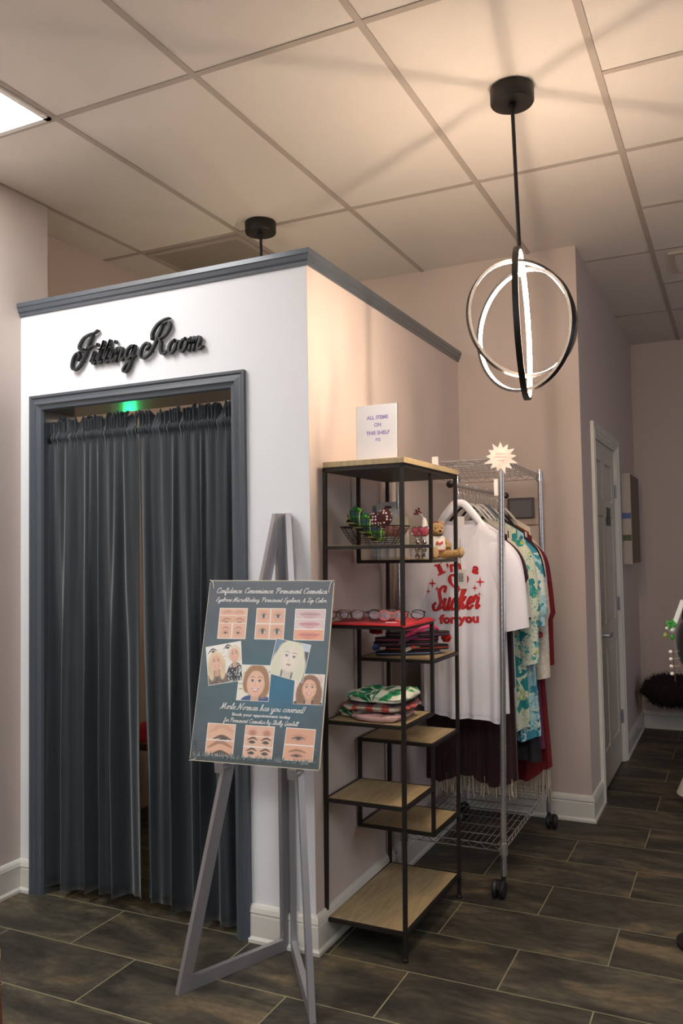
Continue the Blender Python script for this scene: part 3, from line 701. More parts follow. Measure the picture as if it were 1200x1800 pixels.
# clips under the board on the slanted legs
for (pb, sgn) in ((pL, 1), (pR, -1)):
    base, d, nrm, so, k = pb; z = .70; p = base + d * (so(z) - k / 2) + Vector((0, 0, z))
    fwd = Vector((-1, 0, .0)); 
    g = MB(); g.bar(p + Vector((.0, 0, 0)), p + fwd * .052, .034, .004); q = p + fwd * .052
    g.box((q.x - .004, q.y - .018, q.z - .012), (q.x, q.y + .018, q.z + .032)) if False else g.bar(q + Vector((0, 0, -.014)), q + Vector((-.004, 0, .020)), .036, .004, (1, 0, 0))
    g.build('board_clip', M_steel, EAS)
BD = thing('poster_board', 'grey blue foam poster board about permanent cosmetics resting on the steel easel', 'poster', tuple(BBL.lerp(BBR, .5)))
g = MB(); g.prism([(.012, 0), (.99, 0.0), (1, .008), (1, .985), (.985, 1), (.012, 1), (0, .985), (0, .012)], lambda u, v, w_: bp(u, v, w_ - .0065), .006)
g.build('foam_board', mat('foam_edge', (226, 214, 190), .7), BD)
def bgcol(u, v):
    r = math.exp(-((u - .68) / .22) ** 2 - ((v - .40) / .14) ** 2)
    r2 = math.exp(-((u - .5) / .6) ** 2 - ((v - .45) / .35) ** 2)
    n = nz(u * 9, v * 12, 3) * 5
    c = [94 + n, 98 + n, 106 + n]; c = [c[0] - 8 * r2, c[1] + 16 * r2, c[2] + 14 * r2]
    c = [c[0] - 20 * r, c[1] + 10 * r, c[2] + 34 * r]
    if v < .1: k = (.1 - v) / .1; c = [c[0] * (1 - .12 * k), c[1] * (1 - .10 * k), c[2] * (1 - .16 * k)]
    return lin(c)
M_ink = attr_mat('printed_ink', .42); M_white = mat('white_print', (240, 238, 234), .45)
g = MB(); g.grid(lambda u, v: bp(.004 + .992 * u, .004 + .992 * v, .0002), 50, 64, bgcol); g.build('print', M_ink, BD)
# grass fringe along the foot and up the sides
g = MB(); rg = random.Random(5)
def blade(u, v, du, dv, w_, h):
    c = rg.choice([(116, 130, 132), (98, 112, 116), (140, 150, 148), (60, 74, 78)]); g.c = lin(c)
    g.add([bp(u - w_, v, h), bp(u + w_, v, h), bp(u + du * .6 + w_ * .5, v + dv * .6, h), bp(u + du, v + dv, h)], [(0, 1, 2, 3)])
hh = .0016
for k in range(230):
    u = rg.uniform(.03, .95); hh += .000001; blade(u, .022 + .006 * rg.random(), rg.uniform(-.012, .012), rg.uniform(.012, .034), .004, hh)
for k in range(40):
    v = rg.uniform(.03, .10); blade(rg.uniform(.965, .975), v, -rg.uniform(.01, .03), rg.uniform(.0, .02), .003, hh); blade(.025, v, rg.uniform(.01, .03), rg.uniform(.0, .02), .003, hh)
g.build('grass_fringe', M_ink, BD)
# lettering
def pline(text, u0, u1, v, xh, weight=.17):
    weight *= 1.25
    g = MB(); W = (u1 - u0) * BW
    pen(g, list(text), lambda a, b, w_: bp(u0 + a / BW, v + b / BH, .0014), W - .35 * xh, slant=.32, weight=weight, contrast=.5, xh=xh)
    g.build('lettering', M_white, BD)
pline('Confidence. Convenience. Permanent Cosmetics.', .066, .965, .925, .0098, .20)
pline('Eyebrow Microblading, Permanent Eyeliner, & Lip Color.', .070, .965, .876, .0080, .20)
pline('Merle Norman has you covered!', .205, .862, .283, .0108, .19)
g = MB(); typeset(g, 'Book your appointment today', lambda a, b, w_: bp(a, b, .0012), .305, .2445, .452, .021, bold=.02); g.build('lettering', M_white, BD)
pline('for Permanent Cosmetics by Shelly Gambill', .242, .820, .2150, .0074, .20)

# ---- photo prints, painted on a fine grid of ink values
class Art:
    def __init__(s, w, h, bg): s.w, s.h = w, h; s.a = np.zeros((h, w, 3)); s.a[:] = bg; s.Y, s.X = np.mgrid[0:h, 0:w]; s.X = (s.X + .5) / w; s.Y = 1 - (s.Y + .5) / h
    def ell(s, cx, cy, rx, ry, c, soft=.15, rot=0.0, a=1.0):
        dx, dy = s.X - cx, (s.Y - cy) * s.h / s.w; ry = ry * s.h / s.w
        cr, sr = math.cos(rot), math.sin(rot); x = dx * cr + dy * sr; y = -dx * sr + dy * cr
        d = np.sqrt((x / rx) ** 2 + (y / ry) ** 2); m = np.clip((1 + soft / 2 - d) / soft, 0, 1)[..., None] * a
        s.a = s.a * (1 - m) + np.array(c) * m; return s
    def arc(s, pts, w, c, a=1.0, soft=.5):
        P = crom([(p[0], p[1], 0) for p in pts], 10); n = len(P)
        m = np.zeros_like(s.X)
        for i, p in enumerate(P):
            ww = w * (.35 + .65 * math.sin(PI * min(1, max(0, (i + .6) / n)))) ; d = np.hypot(s.X - p.x, (s.Y - p.y) * s.h / s.w) / ww
            m = np.maximum(m, np.clip((1 + soft / 2 - d) / soft, 0, 1))
        m = m[..., None] * a; s.a = s.a * (1 - m) + np.array(c) * m; return s
    def rect(s, x0, y0, x1, y1, c, a=1.0):
        m = ((s.X >= x0) & (s.X <= x1) & (s.Y >= y0) & (s.Y <= y1))[..., None] * a; s.a = s.a * (1 - m) + np.array(c) * m; return s
    def speck(s, amt, seed=0): s.a = s.a + np.random.RandomState(seed).uniform(-amt, amt, s.a.shape[:2])[..., None]; return s
    def sub(s, x0, y0, x1, y1, fn, bg):
        """paint fn on a sub canvas placed at the rectangle"""
        X0, X1 = int(round(x0 * s.w)), int(round(x1 * s.w)); Y0, Y1 = int(round((1 - y1) * s.h)), int(round((1 - y0) * s.h))
        k = Art(X1 - X0, Y1 - Y0, bg); fn(k); s.a[Y0:Y1, X0:X1] = k.a; return s
SK = (226, 172, 140)
def eye(k, cx, cy, s=1.0, brow=True, openn=1.0, dark=(70, 44, 36), flip=1, iris=(96, 100, 84)):
    k.ell(cx, cy + .04, .26 * s, .22 * s, (206, 140, 112), .9, a=.5)
    k.ell(cx, cy, .17 * s, .085 * s * openn, (222, 208, 198), .25)
    k.ell(cx, cy, .075 * s, .10 * s * openn, iris, .3); k.ell(cx, cy, .035 * s, .05 * s, (24, 18, 18), .3)
    k.arc([(cx - .19 * s, cy - .02 * s), (cx, cy + .10 * s * openn), (cx + .19 * s, cy - .01 * s)], .022 * s, dark)
    k.arc([(cx - .17 * s, cy - .03 * s), (cx, cy - .10 * s * openn), (cx + .17 * s, cy - .03 * s)], .012 * s, (150, 96, 76), .8)
    k.arc([(cx - .2 * s, cy + .10 * s), (cx, cy + .19 * s), (cx + .2 * s, cy + .08 * s)], .012 * s, (176, 116, 92), .7)
    if brow: k.arc([(cx - .26 * s * flip, cy + .24 * s), (cx, cy + .36 * s), (cx + .28 * s * flip, cy + .24 * s)], .032 * s, (128, 84, 60), .8)
def lips(c, mouth):
    def f(k):
        k.ell(.5, .5, .75, .8, tuple(min(255, v + 12) for v in c), 1.2, a=.6)
        k.arc([(.14, .5), (.36, .60), (.5, .56), (.64, .60), (.86, .5)], .055, mouth, .6); k.arc([(.2, .46), (.5, .30), (.8, .46)], .085, mouth, .6)
        k.arc([(.12, .5), (.5, .49), (.88, .5)], .014, (120, 60, 60), .8)
    return f
def face(k, cx, cy, s, skin, hair, dark=(70, 50, 44), lip=(190, 90, 90), smile=True, style='bob', ey=(70, 64, 60)):
    hr = tuple(v * .78 for v in hair)
    if style == 'long':
        k.ell(cx, cy + .05 * s, .36 * s, .40 * s, hair, .12); k.ell(cx - .29 * s, cy - .32 * s, .14 * s, .42 * s, hair, .25, rot=.1); k.ell(cx + .29 * s, cy - .32 * s, .14 * s, .42 * s, hair, .25, rot=-.1)
        for q in range(7): k.arc([(cx - .34 * s + q * .02 * s, cy + .1 * s), (cx - .38 * s + q * .025 * s, cy - .25 * s), (cx - .30 * s + q * .02 * s, cy - .6 * s)], .008, hr, .5); k.arc([(cx + .34 * s - q * .02 * s, cy + .1 * s), (cx + .38 * s - q * .025 * s, cy - .25 * s), (cx + .30 * s - q * .02 * s, cy - .6 * s)], .008, hr, .5)
    else:
        k.ell(cx, cy + .07 * s, .34 * s, .38 * s, hair, .12); k.ell(cx + .2 * s, cy - .08 * s, .17 * s, .28 * s, hair, .25); k.ell(cx - .22 * s, cy - .02 * s, .12 * s, .22 * s, hair, .25)
    k.rect(cx - .11 * s, cy - .58 * s, cx + .11 * s, cy - .2 * s, tuple(v * .9 for v in skin))
    k.ell(cx, cy - .01 * s, .238 * s, .325 * s, skin, .1); k.ell(cx - .03 * s, cy - .02 * s, .16 * s, .2 * s, tuple(min(255, v * 1.06) for v in skin), .8, a=.7)
    k.arc([(cx - .24 * s, cy + .12 * s), (cx - .14 * s, cy + .30 * s), (cx + .05 * s, cy + .33 * s), (cx + .2 * s, cy + .22 * s), (cx + .25 * s, cy + .02 * s)], .05 * s, hair, .95)
    for d in (-1, 1):
        ex = cx + d * .095 * s
        k.ell(ex, cy + .045 * s, .052 * s, .024 * s, (235, 228, 222), .4); k.ell(ex, cy + .045 * s, .024 * s, .028 * s, ey, .4)
        k.arc([(ex - .055 * s, cy + .05 * s), (ex, cy + .075 * s), (ex + .055 * s, cy + .05 * s)], .010 * s, dark); k.arc([(ex - .065 * s, cy + .12 * s), (ex, cy + .15 * s), (ex + .065 * s, cy + .12 * s)], .011 * s, dark, .7)
    k.arc([(cx - .01 * s, cy + .05 * s), (cx - .03 * s, cy - .05 * s), (cx + .02 * s, cy - .07 * s)], .009 * s, tuple(v * .82 for v in skin), .7)
    if smile:
        k.ell(cx, cy - .155 * s, .085 * s, .035 * s, (245, 240, 235), .3); k.arc([(cx - .1 * s, cy - .135 * s), (cx, cy - .20 * s), (cx + .1 * s, cy - .135 * s)], .013 * s, lip); k.arc([(cx - .1 * s, cy - .135 * s), (cx, cy - .135 * s), (cx + .1 * s, cy - .135 * s)], .009 * s, lip)
    else:
        k.ell(cx, cy - .16 * s, .06 * s, .026 * s, lip, .5); k.arc([(cx - .06 * s, cy - .158 * s), (cx, cy - .16 * s), (cx + .06 * s, cy - .158 * s)], .006 * s, (120, 60, 60), .7)
def a_P1():
    k = Art(60, 60, (244, 236, 228))
    k.sub(.02, .77, .98, .98, lambda q: (q.ell(.28, .45, .2, .4, (206, 140, 116), .9, a=.6), q.ell(.7, .45, .2, .4, (206, 140, 116), .9, a=.6), q.arc([(.12, .3), (.3, .65), (.42, .4)], .02, (170, 110, 86), .6), q.arc([(.6, .4), (.74, .62), (.9, .3)], .02, (170, 110, 86), .6)), (228, 176, 140))
    k.sub(.02, .52, .98, .755, lambda q: (q.arc([(.08, .25), (.25, .6), (.42, .45)], .028, (150, 92, 68), .7), q.arc([(.58, .45), (.76, .62), (.92, .3)], .028, (150, 92, 68), .7), q.ell(.25, .15, .1, .12, (120, 72, 60), .8, a=.6), q.ell(.75, .15, .1, .12, (120, 72, 60), .8, a=.6)), (220, 164, 130))
    k.sub(.02, .02, .49, .505, lambda q: eye(q, .55, .36, 1.1, True, .5), SK); k.sub(.51, .02, .98, .505, lambda q: eye(q, .45, .36, 1.1, True, .5, flip=-1), SK)
    return k
def a_P2():
    k = Art(60, 60, (244, 236, 228))
    for (x0, y0, dk, op) in ((.02, .51, (120, 80, 66), 1.0), (.51, .51, (110, 74, 62), .8), (.02, .02, (60, 38, 32), 1.1), (.51, .02, (34, 22, 22), 1.2)):
        k.sub(x0, y0, x0 + .47, y0 + .47, lambda q: eye(q, .52, .5, 1.5, False, op, dk), (224, 168, 136))
    return k
def a_P3():
    k = Art(60, 60, (240, 232, 226))
    k.sub(.02, .68, .98, .98, lips((206, 178, 170), (190, 140, 142)), (206, 180, 174)); k.sub(.02, .36, .98, .66, lips((214, 188, 180), (206, 120, 128)), (210, 186, 180)); k.sub(.02, .02, .98, .34, lips((226, 150, 116), (210, 110, 98)), (226, 150, 116))
    return k
def a_B(v):
    def f():
        k = Art(60, 56, (242, 234, 226))
        if v == 1: k.sub(.02, .5, .98, .98, lambda q: (q.arc([(.1, .45), (.5, .9), (.95, .55)], .08, (214, 150, 116), .7), q.arc([(.25, .05), (.55, .22), (.9, .04)], .045, (70, 46, 40), .9), q.ell(.6, .02, .15, .12, (60, 56, 50), .5)), (230, 176, 140)); k.sub(.02, .02, .98, .47, lambda q: (q.arc([(.08, .5), (.5, .92), (.95, .6)], .06, (150, 100, 70), .8), q.arc([(.25, .05), (.55, .26), (.9, .05)], .045, (56, 38, 34), .9), q.ell(.58, .08, .12, .14, (90, 96, 84), .3)), (226, 168, 132))
        elif v == 2:
            k.sub(.02, .68, .98, .98, lambda q: (q.ell(.26, .3, .13, .3, (190, 116, 92), .9), q.ell(.76, .3, .13, .3, (190, 116, 92), .9)), (232, 176, 142))
            for y0 in (.35, .02): k.sub(.02, y0, .98, y0 + .31, lambda q: [(q.ell(x, .38, .1, .12, (60, 56, 52), .4), q.arc([(x - .14, .36), (x, .55), (x + .14, .36)], .016, (40, 26, 24)), q.arc([(x - .17, .62), (x + .02, .86), (x + .18, .66)], .03, (84, 52, 42))) for x in (.27, .75)], (232, 180, 146))
        else:
            k.sub(.02, .5, .98, .98, lambda q: eye(q, .45, .38, 1.25, False, .7, (90, 56, 46)), (228, 160, 124)); k.sub(.02, .02, .98, .47, lambda q: eye(q, .45, .3, 1.1, True, .6, (80, 50, 42)), (230, 164, 128))
        return k
    return f
def a_W1():
    k = Art(64, 70, (238, 230, 218))
    k.arc([(.06, .82), (.18, .92), (.32, .86)], .02, (60, 56, 54)); k.arc([(.5, .86), (.62, .96), (.74, .9)], .02, (60, 56, 54)); k.ell(.2, .85, .05, .03, (50, 48, 48), .4); k.ell(.62, .89, .05, .03, (50, 48, 48), .4)
    k.arc([(.1, .77), (.3, .78), (.6, .8)], .006, (80, 70, 60), .7); k.arc([(.42, .66), (.52, .68), (.6, .65)], .008, (150, 130, 80), .7); k.arc([(.44, .58), (.5, .6), (.56, .57)], .008, (150, 130, 80), .7)
    k.ell(.27, .10, .30, .30, (120, 98, 84), .1); k.ell(.80, .14, .25, .34, (34, 32, 34), .1)
    r = random.Random(4)
    for q in range(46):
        x, y = r.uniform(.0, .5), r.uniform(0, .36); k.ell(x, y, .02, .02, (64, 50, 46), .5, a=.7)
    for q in range(60):
        x, y = r.uniform(.58, 1.0), r.uniform(0, .44); k.ell(x, y, .016, .022, (232, 228, 222), .5, a=.8)
    face(k, .27, .56, .62, (224, 168, 138), (226, 196, 150), style='long', lip=(190, 80, 80)); face(k, .80, .68, .56, (222, 164, 136), (226, 208, 180), lip=(190, 80, 80))
    return k
def a_W2():
    k = Art(64, 70, (58, 66, 78)); k.rect(0, .3, .22, 1, (96, 120, 150)); k.rect(.72, .8, 1, 1, (196, 204, 216)); k.arc([(.02, .3), (.12, .7), (.3, 1)], .03, (40, 44, 52)); k.ell(.12, .2, .16, .2, (226, 226, 220), .4)
    face(k, .50, .54, 1.12, (232, 216, 196), (226, 220, 190), (90, 84, 78), (204, 150, 140), False, 'long', (80, 100, 120)); return k
def a_W3():
    k = Art(64, 66, (238, 228, 208)); k.arc([(.12, .74), (.24, .78), (.28, .66)], .02, (140, 130, 110), .6); k.rect(0, .45, .3, .465, (90, 80, 70)); k.rect(.04, .30, .16, .33, (90, 80, 70), .6)
    k.ell(.62, -.02, .48, .2, (40, 62, 120), .1); face(k, .56, .50, 1.18, (230, 178, 146), (158, 108, 68), lip=(200, 90, 92)); return k
def a_W4():
    k = Art(56, 62, (236, 214, 202)); k.arc([(.8, .98), (.9, .8), (.86, .65)], .03, (214, 150, 150), .6); k.ell(.5, .02, .5, .14, (34, 30, 34), .1)
    face(k, .52, .52, 1.02, (230, 172, 140), (134, 90, 62), lip=(200, 84, 88), style='long'); return k
def photo(art, q, h, border=.014):
    k = art(); k.speck(3, 1); (c0, c1, c2, c3) = q    # TL, TR, BR, BL in board units
    def at(u, v): return ((c3[0] * (1 - u) + c2[0] * u) * (1 - v) + (c0[0] * (1 - u) + c1[0] * u) * v, (c3[1] * (1 - u) + c2[1] * u) * (1 - v) + (c0[1] * (1 - u) + c1[1] * u) * v)
    A = np.clip(k.a * .82 + np.array([46, 48, 50]), 0, 255) / 255.; A = np.where(A <= .04045, A / 12.92, ((A + .055) / 1.055) ** 2.4)
    g = MB(); g.c = lin((240, 236, 230)); g.add([bp(*at(0, 0), h), bp(*at(1, 0), h), bp(*at(1, 1), h), bp(*at(0, 1), h)], [(0, 1, 2, 3)]); g.c = None
    b = border
    g.grid(lambda u, v: bp(*at(b + (1 - 2 * b) * u, b + (1 - 2 * b) * v), h + .0003), k.w - 1, k.h - 1,
           lambda u, v: A[int(round((1 - v) * (k.h - 1))), int(round(u * (k.w - 1)))])
    g.build('photo_print', M_ink, BD)
photo(a_P1, [(.110, .839), (.342, .840), (.347, .665), (.115, .664)], .0006); photo(a_P2, [(.413, .841), (.645, .842), (.650, .667), (.418, .666)], .0006); photo(a_P3, [(.720, .840), (.956, .841), (.957, .668), (.725, .667)], .0006)
photo(a_B(1), [(.117, .204), (.343, .205), (.343, .033), (.119, .034)], .0006); photo(a_B(2), [(.418, .205), (.646, .206), (.645, .037), (.417, .037)], .0006); photo(a_B(3), [(.731, .206), (.953, .205), (.948, .038), (.722, .038)], .0006)
photo(a_W3, [(.326, .526), (.576, .527), (.579, .332), (.322, .332)], .0006); photo(a_W4, [(.763, .489), (.988, .490), (.983, .329), (.765, .328)], .0006)
photo(a_W1, [(.029, .615), (.314, .656), (.361, .440), (.088, .402)], .0011); photo(a_W2, [(.594, .676), (.866, .644), (.826, .440), (.556, .484)], .0011)
# scuffed, curled corners
for (u, v, du, dv) in ((.0, 1.0, .045, -.05), (1.0, 1.0, -.03, -.07), (0, 0, .06, .02)):
    pts = [bp(u + du * math.sin(a), v + dv * (1 - math.cos(a)), .0022 + .004 * math.sin(a)) for a in np.linspace(0, PI / 2, 8)]
    g = MB(); g.tube(pts, .0012, 5); g.build('worn_corner', mat('paper_core', (222, 214, 198), .7), BD)

# ------------------------------------------------------------------ black metal and oak display shelf
M_iron = mat('blackened_iron', (44, 38, 34), .5, .4, bump=.1, bump_scale=300)
M_oak = mat('pale_oak_board', (178, 156, 118), .6, noise_amt=.16, noise_scale=10, stretch=(1, 6, 1), bump=.06, bump_scale=60)
SHEAR = Matrix(((1, 0, 0, 0), (0, 1, -.0135, .012), (0, 0, 1, 0), (0, 0, 0, 1)))
ST = Matrix.Translation((.0688, -.3244, 0)) @ Matrix.Rotation(-.0166, 4, 'Z') @ SHEAR
LL, WW = .587, .309; XM = .292
def st(u, v, z): return tuple(ST @ Vector((u, v, z)))
SH = thing('display_shelf', 'tall narrow black metal shelf with staggered pale oak boards by the booth wall', 'shelf', (.36, -.17, 0))
B_ = .0135; h_ = B_ / 2
def sbox(name, lo, hi, m, par=SH, bv=0):
    g = MB(); g.T = ST; g.box(lo, hi); o = g.build(name, m, par)
    if bv: bevel(o, bv)
    return o
for u in (0, LL):
    for v in (0, WW):
        g = MB(); g.T = ST; g.box((u - h_, v - h_, .012), (u + h_, v + h_, 1.742))
        g.lathe([(0, 0), (.010, 0), (.011, .008), (.008, .014), (0, .014)], (u, v, 0), 12); g.build('post', M_iron, SH)
for v in (0, WW):
    for z0, z1 in ((1.385, 1.742), (.803, 1.160), (.343, .687)):
        sbox('inner_post', (XM - h_, v - h_ + .0003, z0), (XM + h_, v + h_ - .0003, z1), M_iron)
def board(u0, u1, z, name='shelf_board'):
    g = MB(); g.T = ST; t_ = .0125
    e = h_ * .98
    for v in (0, WW): g.box((u0 - e, v - e, z - t_), (u1 + e, v + e, z))
    for u in (u0, u1): g.box((u - e * .99, 0, z - t_ + .0002), (u + e * .99, WW, z - .0002))
    fr = g.build('shelf_frame', M_iron, SH)
    g = MB(); g.T = ST; g.box((u0 + h_, h_, z - .011), (u1 - h_, WW - h_, z + .0008)); g.build(name, M_oak, SH)
ZA, ZBs, ZCs, ZD, ZE, ZF, ZG, ZH, ZJ = 1.452, 1.394, 1.162, 1.007, .812, .689, .529, .352, .100
for u0, u1, z in ((0, XM, ZA), (XM, LL, ZBs), (0, XM, ZCs), (XM, LL, ZD), (0, XM, ZE), (XM, LL, ZF), (0, XM, ZG), (XM, LL, ZH), (0, LL, ZJ)): board(u0, u1, z)
sbox('top_frame', (-h_, -h_, 1.728), (LL + h_, WW + h_, 1.7425), M_iron)
sbox('top_board', (-.012, -.014, 1.743), (LL + .012, WW + .004, 1.764), M_oak, bv=.002)

# acrylic sign
t = thing('price_sign', 'upright acrylic sign with purple letters on top of the display shelf', 'sign', st(.07, .15, 1.764))
S0, S1v = Vector(st(.045, .198, 1.765)), Vector(st(.045, .036, 1.765))
su = (S1v - S0); SWid = su.length; su.normalize(); SHt = .205; sn = Vector((-1, 0, 0)); sn = (sn - su * sn.dot(su)).normalized()
lean = Vector((.03, 0, 1)).normalized()
sp_ = lambda a, b, h=0.0: tuple(S0 + su * a * SWid + lean * b * SHt + sn * h)
M_acr = mat('clear_acrylic', (250, 250, 250), .015, trans=1.0, spec=.5); M_paper = mat('white_paper', (236, 230, 228), .35, coat=.8)
g = MB(); g.prism([(0, 0), (1, 0), (1, 1), (0, 1)], lambda a, b, w_: sp_(a, b, w_), .003)
bevel(g.build('paper_insert', M_paper, t), .0008)
g = MB(); g.prism([(-.015, 0), (1.015, 0), (1.015, 1.01), (-.015, 1.01)], lambda a, b, w_: sp_(a, b, w_ - .003), .002)

g.prism([(0, 0), (1, 0), (1, 1), (0, 1)], lambda a, b, w_: tuple(S0 + su * a * SWid + Vector((0, 0, .0005 + w_)) - sn * b * .07), .002); g.build('acrylic_stand', M_acr, t)
M_purple = mat('purple_print', (170, 146, 200), .5)
for txt, x, y, w_ in (('ALL ITEMS', .26, .735, .54), ('ON', .45, .60, .17), ('THIS SHELF', .25, .455, .58), ('$5', .475, .325, .13)):
    g = MB(); typeset(g, txt, lambda a, b, q: sp_(a, b, .0036), x, y, w_, .072, bold=.035); g.build('lettering', M_purple, t)

# wire basket
M_wire = mat('black_wire', (40, 36, 34), .4, .6)
def rrect(cx, cy, a, b, z, n=40, p=3.2):
    out = []
    for i in range(n):
        t_ = 2 * PI * i / n; c, s = math.cos(t_), math.sin(t_)
        out.append((cx + math.copysign(abs(c) ** (2 / p), c) * a, cy + math.copysign(abs(s) ** (2 / p), s) * b, z))
    return out
bc = Vector(st(.135, .165, ZA + .003)); t = thing('wire_basket', 'small black wire basket on the uppermost board of the display shelf', 'basket', bc)
for k, name in ((0, 'rim'),):
    g = MB(); g.tube(rrect(bc.x, bc.y, .098, .125, bc.z + .068), .0024, 6, closed=True); g.build('rim', M_wire, t)
g = MB()
for k in range(9):
    f = k / 9.; g.tube(rrect(bc.x, bc.y, .058 + .040 * f ** .7, .080 + .045 * f ** .7, bc.z + .068 * f), .0010, 5, closed=True)
for k in range(10):
    a = 2 * PI * k / 10; P0 = rrect(bc.x, bc.y, .058, .080, bc.z)[k * 4]; P1 = rrect(bc.x, bc.y, .098, .125, bc.z + .068)[k * 4]
    g.tube([P0, ((P0[0] * .4 + P1[0] * .6), (P0[1] * .4 + P1[1] * .6), bc.z + .036), P1], .0014, 5)
for k in range(7): yy = bc.y - .07 + k * .0233; g.tube([(bc.x - .055, yy, bc.z), (bc.x + .055, yy, bc.z)], .001, 5)
g.build('wire_cage', M_wire, t)
def plaid_mat(name, base, bands):
    """bands: list of (axis, freq, duty, phase, rgb, alpha) laid over the base"""
    m = bpy.data.materials.new(name); m.use_nodes = True; nt = m.node_tree; b = nt.nodes['Principled BSDF']; b.inputs['Roughness'].default_value = .8
    tc = nt.nodes.new('ShaderNodeTexCoord'); sp = nt.nodes.new('ShaderNodeSeparateXYZ'); nt.links.new(tc.outputs['UV' if False else 'Object'], sp.inputs[0])
    col = None; rgb = nt.nodes.new('ShaderNodeRGB'); rgb.outputs[0].default_value = lin(base) + (1,); col = rgb.outputs[0]
    for ax, fr, du, ph, c, al in bands:
        mu = nt.nodes.new('ShaderNodeMath'); mu.operation = 'MULTIPLY_ADD'; mu.inputs[1].default_value = fr; mu.inputs[2].default_value = ph; nt.links.new(sp.outputs[ax], mu.inputs[0])
        fc = nt.nodes.new('ShaderNodeMath'); fc.operation = 'FRACT'; nt.links.new(mu.outputs[0], fc.inputs[0])
        lt = nt.nodes.new('ShaderNodeMath'); lt.operation = 'LESS_THAN'; lt.inputs[1].default_value = du; nt.links.new(fc.outputs[0], lt.inputs[0])
        ml = nt.nodes.new('ShaderNodeMath'); ml.operation = 'MULTIPLY'; ml.inputs[1].default_value = al; nt.links.new(lt.outputs[0], ml.inputs[0])
        mx = nt.nodes.new('ShaderNodeMixRGB'); nt.links.new(ml.outputs[0], mx.inputs[0]); nt.links.new(col, mx.inputs[1]); mx.inputs[2].default_value = lin(c) + (1,); col = mx.outputs[0]
    nt.links.new(col, b.inputs['Base Color']); return m
M_gplaid = plaid_mat('green_tartan', (120, 210, 50), [(0, 30, .5, .1, (26, 84, 50), .9), (2, 34, .4, .6, (40, 60, 90), .8), (2, 34, .12, .1, (16, 26, 34), .95), (1, 48, .16, .3, (18, 30, 36), .95), (1, 24, .08, .5, (220, 220, 120), .9)])
def roll(name, label, cat, a, b, r, m, grp=None):
    a, b = Vector(a), Vector(b); pts = [a.lerp(b, k / 10) for k in range(11)]
    g = MB(); g.tube([a.lerp(b, -.0), *pts[1:]], [r * (.86 + .14 * math.sin(PI * min(1, k / 3)) if k < 2 else (1 + .04 * math.sin(k * 1.7))) for k in range(11)], 18)
    return tag(g.build(name, m, smooth=50), label, cat, grp)
roll('rolled_headband', 'green tartan fabric roll leaning out of the wire basket', 'headband', bc + Vector((.0, -.040, .032)), bc + Vector((-.012, .090, .128)), .029, M_gplaid)
M_ystripe = plaid_mat('black_yellow_stripe', (38, 32, 30), [(2, 55, .4, .0, (214, 196, 120), .95)])
roll('rolled_headband', 'black and yellow striped fabric roll at the left end of the wire basket', 'headband', bc + Vector((.035, .0, .022)), bc + Vector((.03, .122, .100)), .019, M_ystripe)
def dot_mat(name, base, dot, scale, th):
    m = bpy.data.materials.new(name); m.use_nodes = True; nt = m.node_tree; b = nt.nodes['Principled BSDF']; b.inputs['Roughness'].default_value = .8
    tc = nt.nodes.new('ShaderNodeTexCoord'); v = node(nt, 'ShaderNodeTexVoronoi', Scale=scale, Randomness=.35); nt.links.new(tc.outputs['Object'], v.inputs['Vector'])
    lt = nt.nodes.new('ShaderNodeMath'); lt.operation = 'LESS_THAN'; lt.inputs[1].default_value = th; nt.links.new(v.outputs['Distance'], lt.inputs[0])
    mx = nt.nodes.new('ShaderNodeMixRGB'); nt.links.new(lt.outputs[0], mx.inputs[0]); mx.inputs[1].default_value = lin(base) + (1,); mx.inputs[2].default_value = lin(dot) + (1,)
    nt.links.new(mx.outputs[0], b.inputs['Base Color']); return m
def bow(c, s, ax, m, name, label):
    """knotted bow: two puffed loops and a knot; ax = direction of the first loop"""
    t = thing(name, label, 'hair bow', c); c = Vector(c)
    for a in ax:
        a = Vector(a).normalized(); n_ = a.cross(Vector((.9, .3, .1))).normalized(); th_ = n_.cross(a)
        g = MB()
        def f(u, v):
            k = math.sin(PI * min(1, u * .92 + .08)) ** .7; an = 2 * PI * v
            return tuple(c + a * (s * u) + n_ * math.cos(an) * s * .42 * k * (1 - .35 * (u < .1)) + th_ * math.sin(an) * s * .20 * k + n_ * .05 * s * math.sin(6 * an) * k * .4)
        g.grid(f, 12, 18); g.build('loop', m, t, smooth=True)
    g = MB(); g.ball(c, (s * .17, s * .17, s * .2), 12); g.build('knot', m, t, smooth=True)
bow(bc + Vector((-.02, -.040, .068)), .072, [(0, -.25, 1), (.1, .75, .75)], dot_mat('maroon_polka', (76, 26, 28), (236, 224, 212), 88, .34), 'polka_dot_bow', 'dark maroon hair bow with white dots standing up from the wire basket')
bow(bc + Vector((-.01, -.075, .040)), .06, [(0, -.9, .3), (0, .8, .5)], mat('mauve_fabric', (120, 78, 74), .8, noise_amt=.2), 'mauve_bow', 'dusky mauve hair bow lying low in the wire basket')

